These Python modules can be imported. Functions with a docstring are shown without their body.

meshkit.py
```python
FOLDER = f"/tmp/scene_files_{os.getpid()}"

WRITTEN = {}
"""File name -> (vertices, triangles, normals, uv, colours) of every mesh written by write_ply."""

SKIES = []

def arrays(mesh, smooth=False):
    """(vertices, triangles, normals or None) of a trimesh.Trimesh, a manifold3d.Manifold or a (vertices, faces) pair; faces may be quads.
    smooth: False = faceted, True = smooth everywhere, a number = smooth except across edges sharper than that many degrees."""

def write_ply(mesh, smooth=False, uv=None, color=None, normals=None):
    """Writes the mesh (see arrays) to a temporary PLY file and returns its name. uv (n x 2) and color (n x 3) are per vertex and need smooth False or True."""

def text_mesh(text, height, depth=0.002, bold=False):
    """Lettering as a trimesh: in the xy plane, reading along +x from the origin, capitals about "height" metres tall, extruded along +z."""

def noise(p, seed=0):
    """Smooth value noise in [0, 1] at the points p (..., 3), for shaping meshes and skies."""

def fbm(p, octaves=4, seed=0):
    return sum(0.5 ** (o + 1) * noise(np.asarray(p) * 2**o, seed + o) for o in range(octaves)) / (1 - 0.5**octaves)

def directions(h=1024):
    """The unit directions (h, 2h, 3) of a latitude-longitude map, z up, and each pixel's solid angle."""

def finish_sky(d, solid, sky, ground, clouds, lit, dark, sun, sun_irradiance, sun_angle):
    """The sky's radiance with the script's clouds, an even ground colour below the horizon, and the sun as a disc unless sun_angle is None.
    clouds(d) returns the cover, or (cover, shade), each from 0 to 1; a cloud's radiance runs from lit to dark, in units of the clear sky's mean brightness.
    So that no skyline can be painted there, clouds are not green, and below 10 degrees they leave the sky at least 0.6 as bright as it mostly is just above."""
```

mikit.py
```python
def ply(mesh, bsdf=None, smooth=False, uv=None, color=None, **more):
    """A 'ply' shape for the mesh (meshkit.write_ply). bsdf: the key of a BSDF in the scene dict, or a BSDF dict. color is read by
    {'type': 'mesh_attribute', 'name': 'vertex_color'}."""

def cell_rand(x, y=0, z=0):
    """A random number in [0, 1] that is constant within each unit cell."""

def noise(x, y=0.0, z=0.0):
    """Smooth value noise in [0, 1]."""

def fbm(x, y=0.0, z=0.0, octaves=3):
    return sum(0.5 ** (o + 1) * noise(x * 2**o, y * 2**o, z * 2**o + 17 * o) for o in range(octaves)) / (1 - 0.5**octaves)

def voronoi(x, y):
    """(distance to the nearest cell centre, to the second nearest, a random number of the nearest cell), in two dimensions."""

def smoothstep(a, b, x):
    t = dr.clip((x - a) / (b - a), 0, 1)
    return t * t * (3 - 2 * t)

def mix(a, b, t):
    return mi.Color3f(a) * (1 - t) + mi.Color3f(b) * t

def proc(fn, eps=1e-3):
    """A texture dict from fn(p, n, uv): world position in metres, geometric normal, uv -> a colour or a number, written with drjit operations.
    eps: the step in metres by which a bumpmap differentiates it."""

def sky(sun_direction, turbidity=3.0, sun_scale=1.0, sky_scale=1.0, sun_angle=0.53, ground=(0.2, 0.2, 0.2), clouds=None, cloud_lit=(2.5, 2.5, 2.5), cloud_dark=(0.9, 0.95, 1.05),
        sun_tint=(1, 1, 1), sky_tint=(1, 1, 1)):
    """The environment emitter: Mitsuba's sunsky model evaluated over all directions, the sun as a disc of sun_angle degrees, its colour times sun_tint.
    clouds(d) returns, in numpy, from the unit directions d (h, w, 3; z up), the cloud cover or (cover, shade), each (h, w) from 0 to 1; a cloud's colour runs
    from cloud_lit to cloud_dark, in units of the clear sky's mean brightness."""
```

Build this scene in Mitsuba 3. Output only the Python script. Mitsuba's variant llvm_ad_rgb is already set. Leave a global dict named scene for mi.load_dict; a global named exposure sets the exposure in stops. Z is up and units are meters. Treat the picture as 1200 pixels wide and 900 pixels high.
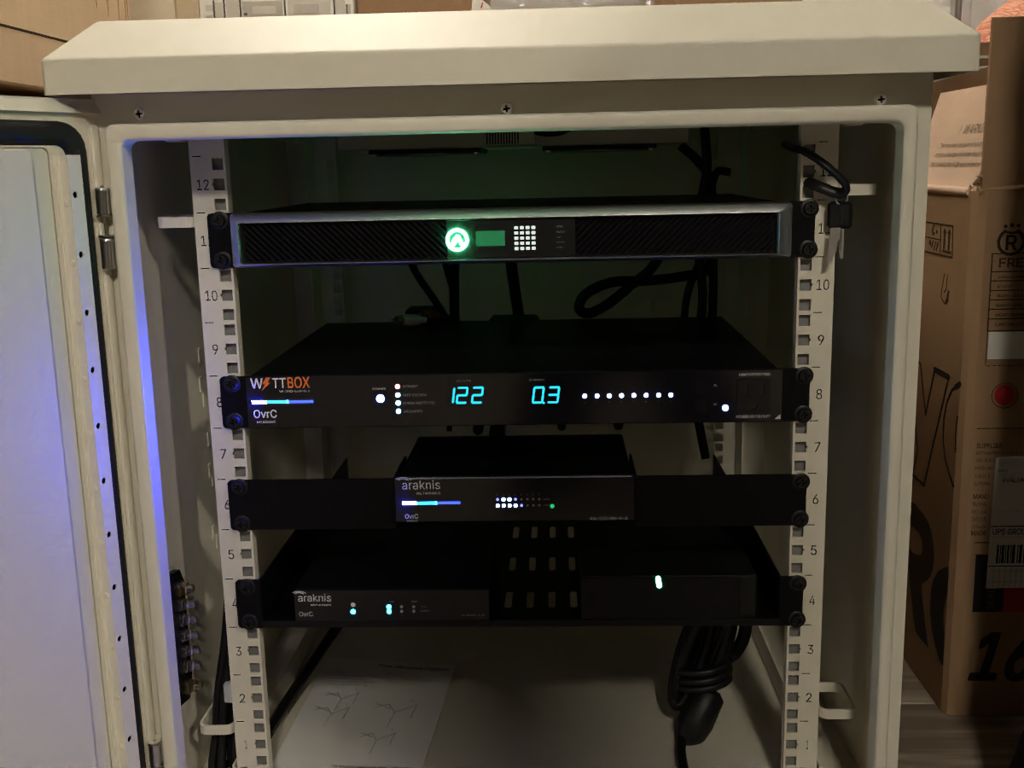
import math, random
import numpy as np
import trimesh
import mitsuba as mi
import drjit as dr
import manifold3d as m3
from shapely.geometry import Polygon, box as sbox, Point, LineString
from shapely.ops import unary_union
from shapely import affinity
import mikit, meshkit

# ------------------------------------------------------------------ camera, lights, exposure
exposure = 0.0
CAM = np.array([0.03645, -0.87341, 0.52075])
FWD = np.array([-0.04369, 0.979466, -0.196818])
UPV = np.array([0.014078, 0.19759, 0.980184])
scene, labels = {}, {}
scene['camera'] = {
    'type': 'perspective', 'fov': 50.402, 'fov_axis': 'x', 'near_clip': 0.02, 'far_clip': 50.0,
    'to_world': mi.ScalarTransform4f().look_at(origin=CAM.tolist(), target=(CAM + FWD).tolist(), up=UPV.tolist())}
# ceiling lamps of the room: (position, radius, radiance rgb)
LAMP_RIGHT = ((2.15, -2.00, 2.26), 0.11, (285.0, 263.0, 224.0))
LAMP_FRONT = ((0.35, -2.80, 2.26), 0.20, (150.0, 138.5, 118.0))
LAMP_OVER = ((-0.40, 0.34, 2.26), 0.26, (33.0, 30.2, 25.2))
# light emitting diodes (radiance)
LED_BAR = (105.0, 165.0, 3700.0)
LED_WHITE_BLUE = (7.0, 13.0, 62.0)
LED_CYAN = (0.5, 22.0, 60.0)
LED_GREEN = (7.0, 120.0, 40.0)
DIGIT = (0.02, 0.85, 1.25)

rng = random.Random(7)
nrg = np.random.default_rng(7)

# ------------------------------------------------------------------ mesh helpers
def hullm(pts):
    return trimesh.Trimesh(*_hull(np.asarray(pts, float)), process=False)

def _hull(p):
    m = m3.Manifold.hull_points(p).to_mesh()
    return m.vert_properties[:, :3], m.tri_verts

def bx(x0, x1, y0, y1, z0, z1, c=0.0):
    if c <= 0:
        return hullm([(x, y, z) for x in (x0, x1) for y in (y0, y1) for z in (z0, z1)])
    pts = []
    for sx, x in ((1, x0), (-1, x1)):
        for sy, y in ((1, y0), (-1, y1)):
            for sz, z in ((1, z0), (-1, z1)):
                pts += [(x + sx * c, y + sy * c, z), (x + sx * c, y, z + sz * c), (x, y + sy * c, z + sz * c)]
    return hullm(pts)

def cat(*ms):
    ms = [m for g in ms for m in (g if isinstance(g, (list, tuple)) else [g])]
    v, f, n = [], [], 0
    for m in ms:
        v.append(np.asarray(m.vertices)); f.append(np.asarray(m.faces) + n); n += len(m.vertices)
    return trimesh.Trimesh(np.vstack(v), np.vstack(f), process=False)

def polys(g):
    return [p for p in getattr(g, 'geoms', [g]) if p.geom_type == 'Polygon' and p.area > 1e-12]

def ext(poly, h):
    return cat([trimesh.creation.extrude_polygon(p, h, engine='earcut') for p in polys(poly)])

def ext_xz(poly, y0, y1):          # polygon in (x, z), front at y0 (towards the camera)
    m = ext(poly, y1 - y0); v = np.array(m.vertices)
    return trimesh.Trimesh(np.stack([v[:, 0], y1 - v[:, 2], v[:, 1]], 1), m.faces, process=False)

def ext_yz(poly, x0, x1):
    m = ext(poly, x1 - x0); v = np.array(m.vertices)
    return trimesh.Trimesh(np.stack([x0 + v[:, 2], v[:, 0], v[:, 1]], 1), m.faces, process=False)

def ext_xy(poly, z0, z1):
    m = ext(poly, z1 - z0); v = np.array(m.vertices)
    return trimesh.Trimesh(np.stack([v[:, 0], v[:, 1], z0 + v[:, 2]], 1), m.faces, process=False)

def lathe(profile, c, axis, n=20):
    """profile: (radius, along); revolved about the axis through c."""
    a = np.asarray(axis, float); a /= np.linalg.norm(a)
    t = np.array([1, 0, 0]) if abs(a[0]) < 0.8 else np.array([0, 1, 0])
    u = np.cross(a, t); u /= np.linalg.norm(u); w = np.cross(a, u)
    th = np.linspace(0, 2 * np.pi, n, endpoint=False)
    ring = np.cos(th)[:, None] * u + np.sin(th)[:, None] * w
    V = [np.asarray(c) + a * h + ring * r for r, h in profile]
    F = []
    for k in range(len(profile) - 1):
        for i in range(n):
            j = (i + 1) % n
            F += [(k * n + i, k * n + j, (k + 1) * n + j), (k * n + i, (k + 1) * n + j, (k + 1) * n + i)]
    V = np.vstack(V); m0 = len(V)
    V = np.vstack([V, np.asarray(c) + a * profile[0][1], np.asarray(c) + a * profile[-1][1]])
    for i in range(n):
        j = (i + 1) % n
        F.append((m0, j, i)); F.append((m0 + 1, (len(profile) - 1) * n + i, (len(profile) - 1) * n + j))
    m = trimesh.Trimesh(V, np.array(F), process=False)
    if m.volume < 0:
        m.invert()
    return m

def catmull(P, n=8, closed=False):
    P = np.asarray(P, float)
    Q = np.vstack([P[-1], P, P[0], P[1]]) if closed else np.vstack([2 * P[0] - P[1], P, 2 * P[-1] - P[-2]])
    out = []
    for i in range(1, len(Q) - 2):
        a, b, c, d = Q[i - 1], Q[i], Q[i + 1], Q[i + 2]
        for t in np.linspace(0, 1, n, endpoint=False):
            out.append(0.5 * (2 * b + (c - a) * t + (2 * a - 5 * b + 4 * c - d) * t * t + (3 * b - a - 3 * c + d) * t ** 3))
    if not closed:
        out.append(P[-1])
    return np.array(out)

def tube(P, r, n=10, k=8, closed=False, flat=None):
    C = catmull(P, k, closed); m = len(C)
    T = np.roll(C, -1, 0) - np.roll(C, 1, 0) if closed else np.gradient(C, axis=0)
    T /= np.linalg.norm(T, axis=1, keepdims=True) + 1e-12
    u = np.cross(T[0], [0.3, 0.2, 0.93]); u /= np.linalg.norm(u)
    th = np.linspace(0, 2 * np.pi, n, endpoint=False); V = []
    for i in range(m):
        u = u - T[i] * (u @ T[i]); u /= np.linalg.norm(u); w = np.cross(T[i], u)
        ra, rb = (r, r) if flat is None else flat
        V.append(C[i] + np.cos(th)[:, None] * u * ra + np.sin(th)[:, None] * w * rb)
    V = np.vstack(V); F = []
    for i in range(m if closed else m - 1):
        a, b = i * n, ((i + 1) % m) * n
        for j in range(n):
            l = (j + 1) % n
            F += [(a + j, a + l, b + l), (a + j, b + l, b + j)]
    if not closed:
        V = np.vstack([V, C[0], C[-1]]); q = len(V) - 2
        for j in range(n):
            l = (j + 1) % n
            F += [(q, l, j), (q + 1, (m - 1) * n + j, (m - 1) * n + l)]
    return trimesh.Trimesh(V, np.array(F), process=False)

def rrect(x0, x1, z0, z1, r, n=6):
    out = []
    for cx, cz, a0 in ((x1 - r, z1 - r, 0), (x0 + r, z1 - r, 90), (x0 + r, z0 + r, 180), (x1 - r, z0 + r, 270)):
        for a in np.linspace(a0, a0 + 90, n):
            out.append((cx + r * math.cos(math.radians(a)), cz + r * math.sin(math.radians(a))))
    return np.array(out)

def loft(loops, cyclic=True, cap=False):
    """loops of equal length, each (n, 3); quads between neighbours (cyclic: last joins first)."""
    n = len(loops[0]); V = np.vstack(loops); F = []
    for k in range(len(loops) if cyclic else len(loops) - 1):
        a, b = k * n, ((k + 1) % len(loops)) * n
        for i in range(n):
            j = (i + 1) % n
            F += [(a + i, a + j, b + j), (a + i, b + j, b + i)]
    if cap:
        V = np.vstack([V, loops[0].mean(0), loops[-1].mean(0)]); q = len(V) - 2; l = (len(loops) - 1) * n
        for i in range(n):
            j = (i + 1) % n
            F += [(q, j, i), (q + 1, l + i, l + j)]
    m = trimesh.Trimesh(V, np.array(F), process=False)
    if m.volume < 0:
        m.invert()
    return m

def lp(xz, y):
    return np.stack([xz[:, 0], np.full(len(xz), y), xz[:, 1]], 1)

def turn(m, f):
    return trimesh.Trimesh(f(np.array(m.vertices)), m.faces, process=False)

_TXT = {}
def text_poly(t, h, bold=False):
    k = (t, bold)
    if k not in _TXT:
        m = meshkit.text_mesh(t, 1.0, 0.1, bold)
        v = np.array(m.vertices); tri = v[m.faces]
        up = np.cross(tri[:, 1] - tri[:, 0], tri[:, 2] - tri[:, 0])[:, 2] > 1e-9
        top = up & (tri[:, :, 2].min(1) > 0.05)
        _TXT[k] = (tri[top][:, :, :2], v[:, 0].min(), v[:, 0].max())
    return _TXT[k]

def text_flat(t, h, width=None, slant=0.0, bold=False):
    """lettering as flat triangles in a local (a, b) plane, a along the line; returns (n,3,2)."""
    tri, x0, x1 = text_poly(t, h, bold)
    tri = tri.copy(); tri[:, :, 0] -= x0
    s = h if width is None else width / (x1 - x0)
    out = np.stack([tri[:, :, 0] * s + tri[:, :, 1] * h * slant, tri[:, :, 1] * h], -1)
    return out

def flat_tris(tri2, origin, ea, eb):
    o, ea, eb = (np.asarray(q, float) for q in (origin, ea, eb))
    p = o + tri2[:, :, :1] * ea + tri2[:, :, 1:] * eb
    return trimesh.Trimesh(p.reshape(-1, 3), np.arange(len(p) * 3).reshape(-1, 3), process=False)

def text_front(t, x, z, h, y, width=None, slant=0.0, bold=False):
    return flat_tris(text_flat(t, h, width, slant, bold), (x, y, z), (1, 0, 0), (0, 0, 1))

# ------------------------------------------------------------------ scene helpers
SEEN = {}
def key_of(name):
    n = SEEN.get(name, 0); SEEN[name] = n + 1
    return name if n == 0 else f'{name}_{n:03d}'

def put(name, mesh, bsdf, parent=None, smooth=False, label=None, **more):
    k = key_of(name if parent is None else parent + '__' + name)
    scene[k] = mikit.ply(mesh, bsdf, smooth=smooth, **more)
    if label:
        labels[k] = {'label': label}
    return k

def share(name, src, bsdf, parent, tf=None):
    k = key_of(parent + '__' + name)
    d = dict(scene[src]); d['bsdf'] = {'type': 'ref', 'id': bsdf}
    if tf is not None:
        d['to_world'] = tf
    scene[k] = d
    return k

def thing(name, label, category, group=None):
    k = key_of(name); labels[k] = {'label': label, 'category': category}
    if group:
        labels[k]['group'] = group
    return k

def struct(name, mesh, bsdf, label, smooth=False):
    scene[name] = mikit.ply(mesh, bsdf, smooth=smooth)
    labels[name] = {'label': label, 'category': name.split('_')[0], 'kind': 'structure'}

def glow(rgb, w=0.25):
    return {'type': 'area', 'radiance': {'type': 'rgb', 'value': [float(c) for c in rgb]}, 'sampling_weight': w}

# ------------------------------------------------------------------ materials
def rgb(c):
    return {'type': 'rgb', 'value': [float(v) for v in c]}

def pri(name, color, rough=0.5, spec=0.5, metallic=0.0, bump=None, two=True, **more):
    b = {'type': 'principled', 'base_color': color if isinstance(color, dict) else rgb(color), 'roughness': rough, 'metallic': metallic, **more}
    if metallic == 0.0:
        b['specular'] = spec
    if bump is not None:
        b = {'type': 'bumpmap', 'arbitrary': bump[0], 'scale': bump[1], 'bsdf': b}
    scene[name] = {'type': 'twosided', 'bsdf': b} if two else b

def f_peel(p, n, uv):
    return mikit.noise(p.x * 900, p.y * 900, p.z * 900)

def f_peel_big(p, n, uv):
    return mikit.noise(p.x * 520, p.y * 520, p.z * 520)

def card(c, seed):
    def f(p, n, uv):
        fib = mikit.noise(p.x * 60 + seed, p.y * 60, p.z * 900)
        big = mikit.fbm(p.x * 9 + seed, p.y * 9, p.z * 9, 3)
        flute = mikit.noise(p.x * 260 + seed, p.y * 260, p.z * 3)
        return mi.Color3f(c) * (0.93 + 0.05 * fib + 0.22 * (big - 0.5) + 0.04 * flute)
    return f

def f_wall(p, n, uv):
    return mikit.fbm(p.x * 70, p.y * 70, p.z * 70, 3)

def plank_fn(seed):
    def f(p, n, uv):
        g = mikit.fbm(p.x * 7 + seed * 13.7, p.y * 95, seed * 3.1, 4)
        h = mikit.noise(p.x * 2.2 + seed * 5.1, p.y * 22, seed)
        t = mikit.smoothstep(0.25, 0.8, 0.6 * g + 0.4 * h)
        return mikit.mix((0.16, 0.125, 0.092), (0.38, 0.32, 0.245), t)
    return f

PAINT = (0.63, 0.59, 0.475)
pri('paint', PAINT, 0.42, 0.5)
pri('paint_door', PAINT, 0.40, 1.0, bump=(mikit.proc(f_peel_big, eps=4e-4), 0.00035))
pri('hole_shade_grey', (0.20, 0.195, 0.185), 0.5, 0.5)  # darker grey behind the rail holes, painted as the shade inside them
pri('rubber', (0.012, 0.012, 0.012), 0.6, 0.3)
pri('black_metal', (0.0035, 0.0035, 0.0045), 0.40, 0.12)
pri('black_matt', (0.010, 0.010, 0.010), 0.65, 0.3)
pri('black_gloss', (0.005, 0.005, 0.008), 0.13, 0.40)
pri('centre_black', (0.018, 0.018, 0.018), 0.2, 0.2)
pri('black_panel', (0.005, 0.005, 0.007), 0.30, 0.22)
pri('black_plastic', (0.005, 0.005, 0.005), 0.45, 0.35)
pri('silver', (0.62, 0.62, 0.61), 0.30, metallic=1.0)
pri('chrome', (0.80, 0.79, 0.76), 0.17, metallic=1.0)
pri('brass', (0.60, 0.50, 0.26), 0.25, metallic=1.0)
pri('steel', (0.55, 0.54, 0.52), 0.32, metallic=1.0)
pri('print_white', (0.62, 0.62, 0.64), 0.6)
pri('print_grey', (0.30, 0.30, 0.32), 0.6)
pri('print_orange', (0.72, 0.16, 0.03), 0.6)
pri('print_black', (0.012, 0.011, 0.010), 0.6, 0.3)
pri('print_faded', (0.19, 0.13, 0.09), 0.8, 0.2)
pri('print_brown', (0.045, 0.028, 0.018), 0.8, 0.2)
pri('print_red', (0.36, 0.012, 0.012), 0.6)
pri('lens_grey', (0.28, 0.28, 0.30), 0.4)
pri('lens_dark', (0.03, 0.03, 0.035), 0.3)
pri('paper', (0.72, 0.70, 0.66), 0.85, 0.2)
pri('label_white', (0.66, 0.63, 0.57), 0.5)
pri('wall_paint', (0.76, 0.735, 0.68), 0.8, 0.2, bump=(mikit.proc(f_wall, eps=2e-3), 0.004))
pri('low_bounce_paint', (0.09, 0.083, 0.073), 0.9, 0.2)  # unseen walls and ceiling darkened to keep bounced light low
pri('cardboard_pale', mikit.proc(card((0.72, 0.535, 0.36), 1.0)), 0.85, 0.15)
pri('cardboard_kraft', mikit.proc(card((0.29, 0.18, 0.10), 5.0)), 0.85, 0.15)
pri('cardboard_lit', mikit.proc(card((0.64, 0.46, 0.335), 9.0)), 0.85, 0.15)  # lighter copy of the box cardboard, light painted into flap and fold
pri('carton_beige', (0.60, 0.53, 0.40), 0.7, 0.2)
pri('carton_tan', (0.50, 0.41, 0.28), 0.7, 0.2)
pri('carton_white', (0.70, 0.68, 0.63), 0.5, 0.4)
pri('photo_grey', (0.42, 0.40, 0.36), 0.4)
pri('photo_mid', (0.52, 0.50, 0.45), 0.4)
pri('photo_dark', (0.08, 0.08, 0.075), 0.4)
pri('film', (0.62, 0.61, 0.58), 0.12, 0.6)
pri('grey_box', (0.30, 0.29, 0.27), 0.5)
pri('rca_white', (0.85, 0.83, 0.79), 0.35)
pri('rca_red', (0.30, 0.02, 0.02), 0.35)
pri('clear_plastic', (0.55, 0.56, 0.56), 0.2, 0.6)
pri('yellow', (0.70, 0.46, 0.04), 0.5)
pri('velvet_dark', (0.010, 0.010, 0.011), 0.9, 0.1)
def f_salmon(p, n, uv):
    a, b, c = mikit.voronoi(p.x * 240 + p.y * 90, p.z * 240)
    return mikit.mix((0.62, 0.22, 0.13), (0.78, 0.42, 0.30), mikit.smoothstep(0.0, 0.5, b - a))
pri('salmon', mikit.proc(f_salmon), 0.8, 0.2)
pri('dark_cloth', (0.02, 0.02, 0.025), 0.9, 0.1)
pri('hair', (0.015, 0.011, 0.008), 0.6, 0.3)
pri('skin', (0.50, 0.30, 0.21), 0.5, 0.4)
for i in range(4):
    pri(f'plank_{i}', mikit.proc(plank_fn(i + 1.0)), 0.45, 0.35)
pri('plank_gap', (0.03, 0.025, 0.02), 0.9, 0.1)
pri('led_base', (0.02, 0.02, 0.02), 0.5)
pri('screw_zinc', (0.86, 0.85, 0.81), 0.35, 0.8)

# ------------------------------------------------------------------ room
FZ = -0.10
struct('floor', bx(-1.9, 3.1, -3.3, 1.05, FZ - 0.06, FZ - 0.004), 'plank_gap', 'grey brown wood plank floor of the room')
PW, PL = 0.178, 1.22
row = 0
y = -0.94
while y < 1.0:
    x = -0.9 - (row * 0.47) % PL
    while x < 2.4:
        if x + PL > -0.9:
            put('plank', bx(x + 0.0009, x + PL - 0.0009, y + 0.0009, y + PW - 0.0009, FZ - 0.012, FZ, 0.0012), f'plank_{rng.randrange(4)}', 'floor')
        x += PL
    y += PW; row += 1
put('plank', bx(-1.9, 3.1, -3.3, -0.942, FZ - 0.012, FZ - 0.0002), 'plank_0', 'floor')
struct('wall_back', bx(-1.9, 3.1, 1.0, 1.08, FZ, 2.3), 'wall_paint', 'off-white textured wall behind the stacked boxes')
struct('wall_left', bx(-1.9, -1.82, -3.3, 1.0, FZ, 2.3), 'low_bounce_paint', 'unseen side wall of the room, coloured dark to cut bounced light')
struct('wall_right', bx(3.0, 3.1, -3.3, 1.0, FZ, 2.3), 'low_bounce_paint', 'unseen side wall of the room, coloured dark to cut bounced light')
struct('wall_front', bx(-1.9, 3.1, -3.38, -3.3, FZ, 2.3), 'low_bounce_paint', 'unseen wall of the room facing the cabinet, coloured dark to cut bounced light')
struct('ceiling', bx(-1.9, 3.1, -3.38, 1.08, 2.3, 2.36), 'low_bounce_paint', 'unseen ceiling of the room, coloured dark to cut bounced light')

def dome_lamp(pos, r, rad, label):
    t = thing('ceiling_light', label, 'lamp')
    x, y, z = pos
    prof = [(r, 0.0)] + [(r * math.cos(a), -r * 0.75 * math.sin(a)) for a in np.linspace(0.08, 1.5, 8)]
    put('diffuser', lathe(prof, (x, y, z), (0, 0, 1), 24), 'led_base', t, smooth=60, emitter={'type': 'area', 'radiance': rgb(rad), 'sampling_weight': 12.0})
    put('housing', lathe([(r * 1.06, 0.002), (r * 1.08, 0.02), (r * 0.9, 0.04)], (x, y, z), (0, 0, 1), 24), 'steel', t)
dome_lamp(*LAMP_RIGHT, 'small round ceiling light towards the right of the room')
dome_lamp(*LAMP_FRONT, 'large round ceiling light in the front half of the room')
dome_lamp(*LAMP_OVER, 'round ceiling light straight above the cabinet')

# narrow metal corner strip on the back wall
put('trim_1', cat(bx(0.676, 0.702, 0.972, 1.0, 0.55, 2.0, 0.003), bx(0.681, 0.697, 0.966, 0.974, 0.55, 2.0, 0.002)), 'steel')
labels['trim_1'] = {'label': 'narrow grey metal strip on the back wall', 'category': 'trim', 'kind': 'structure'}

# ------------------------------------------------------------------ equipment cabinet
cab = thing('equipment_cabinet', 'open beige metal equipment cabinet with a sloped roof and rack rails', 'cabinet')
BX, BY0, BY1, BZ0, BZ1 = 0.3065, -0.056, 0.520, -0.060, 0.588
T = 0.002
body = [bx(-BX, -BX + T, BY0, BY1, BZ0, BZ1), bx(BX - T, BX, BY0, BY1, BZ0, BZ1),
        bx(-BX, BX, BY1 - T, BY1, BZ0, BZ1), bx(-BX, BX, BY0, BY1, BZ1 - T, BZ1), bx(-BX, BX, BY0, BY1, BZ0, BZ0 + T)]
fl = Polygon([(-BX, BZ0), (BX, BZ0), (BX, BZ1), (-BX, BZ1)], [[(-0.290, -0.030), (0.290, -0.030), (0.290, 0.552), (-0.290, 0.552)]])
put('body', cat(body, ext_xz(fl, BY0, BY0 + T)), 'paint', cab)
put('plinth', bx(-0.285, 0.285, -0.03, 0.50, FZ, BZ0, 0.002), 'paint', cab)
put('floor_pan', bx(-BX + T, BX - T, BY0 + 0.01, BY1 - T, -0.040, -0.025), 'paint', cab)
put('back_panel', bx(-BX + T, BX - T, BY1 - 0.006, BY1 - T, -0.025, BZ1 - T), 'paint', cab)
for s in (-1, 1):
    put('side_panel', bx(*sorted((s * (BX - T), s * 0.3025)), -0.049, BY1 - 0.006, -0.025, BZ1 - T), 'paint', cab)
# front frame, rounded
fo, fi = (-0.2945, 0.2940, -0.055, 0.5570), (-0.2822, 0.2838, -0.041, 0.5450)
def grow(r, d):
    return (r[0] - d, r[1] + d, r[2] - d, r[3] + d)
YF = -0.070
L = [lp(rrect(*fo, 0.007), -0.050), lp(rrect(*fo, 0.007), YF + 0.0030), lp(rrect(*grow(fo, -0.0009), 0.0065), YF + 0.0009), lp(rrect(*grow(fo, -0.003), 0.005), YF),
     lp(rrect(*grow(fi, 0.003), 0.010), YF), lp(rrect(*grow(fi, 0.0009), 0.008), YF + 0.0009), lp(rrect(*fi, 0.007), YF + 0.0030), lp(rrect(*fi, 0.007), -0.050)]
put('front_frame', loft(L), 'paint', cab, smooth=50)
# screwed strip under the roof
st = Polygon([(-0.2852, 0.5785), (-0.2852, 0.562), (-0.2815, 0.5578), (0.278, 0.5578), (0.2838, 0.5635), (0.2838, 0.5785)])
stp = put('roof_strip', ext_xz(st, BY0 - 0.0022, BY0), 'paint', cab)
def phillips(c, r, depth=0.0014, ax=(0, -1, 0)):
    cx, cy, cz = c
    disc = m3.Manifold.cylinder(depth, r, r * 0.82, 24)
    a = m3.Manifold.cube([r * 1.2, r * 0.34, 1.0], True).rotate([0, 0, 8])
    cr = (a + a.rotate([0, 0, 90])).translate([0, 0, 0.5 + depth * 0.12])
    m = (disc - cr).to_mesh()
    v = m.vert_properties[:, :3]
    return trimesh.Trimesh(np.stack([cx + v[:, 0], cy - v[:, 2], cz + v[:, 1]], 1), m.tri_verts, process=False)
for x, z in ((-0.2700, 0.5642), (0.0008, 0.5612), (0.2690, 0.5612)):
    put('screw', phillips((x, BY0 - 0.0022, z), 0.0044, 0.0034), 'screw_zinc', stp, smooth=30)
    put('screw_recess', cat([bx(x - a_, x + a_, BY0 - 0.0050, BY0 - 0.0024, z - b_, z + b_) for a_, b_ in ((0.0024, 0.0007), (0.0007, 0.0024))]), 'black_metal', stp, label='dark cross inlay painted as the shade in the screw recess')  # black inlay stands in for the shade inside the cross
# roof
def roof_shell():
    def ball(x, y, z, r=0.0035):
        return m3.Manifold.sphere(r, 20).translate([x, y, z])
    R0, R1, zb, zl, zt = (0.3260, -0.092, 0.560), (0.2970, -0.0640, 0.530), 0.5770, 0.6015, 0.6285
    e = 0.0035
    parts = []
    for x in (-1, 1):
        for (hx, y0, y1), z in ((R0, zl), (R1, zt)):
            for yy in (y0 + e, y1 - e):
                parts.append(ball(x * (hx - e), yy, z - e * 0.6))
        for yy in (R0[1], R0[2]):
            s = 1 if yy < 0 else -1
            parts.append(m3.Manifold.cylinder(0.002, e, e, 20).translate([x * (R0[0] - e), yy + s * e, zb]))
    outer = m3.Manifold.batch_hull(parts)
    t = 0.0022
    inn = m3.Manifold.hull_points(np.array([(x * (R0[0] - t), yy, zz) for x in (-1, 1) for yy in (R0[1] + t, R0[2] - t) for zz in (0.50, zl - 0.001)] +
                                           [(x * (R1[0] - t), yy, zt - t) for x in (-1, 1) for yy in (R1[1] + t, R1[2] - t)]))
    return outer - inn
put('roof', roof_shell(), 'paint', cab, smooth=35)

# rack rails
U = 0.04445
HX = 0.2332
def rail(s):
    xo, xi = 0.2555, 0.2268
    x0, x1 = (-xo, -xi) if s < 0 else (xi, xo)
    holes = []
    for u in range(12):
        for h in (0.00635, 0.022225, 0.0381):
            c = u * U + h
            hole = sbox(s * HX - 0.0046, c - 0.0046, s * HX + 0.0046, c + 0.0046)
            if abs(h - 0.022225) < 1e-6:
                hole = hole.union(Point(s * (HX + 0.0046), c).buffer(0.0013, 6))
            holes.append(hole)
    p = sbox(x0, -0.020, x1, 0.566).difference(unary_union(holes))
    front = ext_xz(p, 0.0, 0.002)
    o0, o1 = (x0, x0 + 0.002) if s < 0 else (x1 - 0.002, x1)
    i0, i1 = (x1 - 0.0016, x1) if s < 0 else (x0, x0 + 0.0016)
    return cat(front, bx(o0, o1, 0.002, 0.045, -0.02, 0.566), bx(i0, i1, 0.002, 0.011, -0.02, 0.566))
for s in (-1, 1):
    k = put('rack_rail', rail(s), 'paint', cab)
    put('back_strip', bx(*sorted((s * 0.2276, s * 0.2535)), 0.0055, 0.0070, -0.02, 0.566), 'hole_shade_grey', k)
    num = []
    for u in range(12):
        zc = u * U + 0.022225
        t = str(u + 1)
        w = 0.0048 if len(t) == 1 else 0.0098
        if t == '1':
            w = 0.0018
        xc = s * 0.2430 - (0.003 if s < 0 else -0.002)
        if s < 0:
            xc = -0.2462
        else:
            xc = 0.2468
        num.append(text_front(t, xc - w / 2, zc - 0.0042, 0.0083, -0.00012, w))
    for u in range(13):
        a = -0.2530 if s < 0 else 0.2400
        z = u * U
        num.append(flat_tris(np.array([[(0, -0.0004), (0.0068, -0.0004), (0.0068, 0.0004)], [(0, -0.0004), (0.0068, 0.0004), (0, 0.0004)]]), (a, -0.00012, z), (1, 0, 0), (0, 0, 1)))
    put('unit_numbers', cat(num), 'print_black', k, label='black unit numbers and tick marks printed on the rail')
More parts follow.
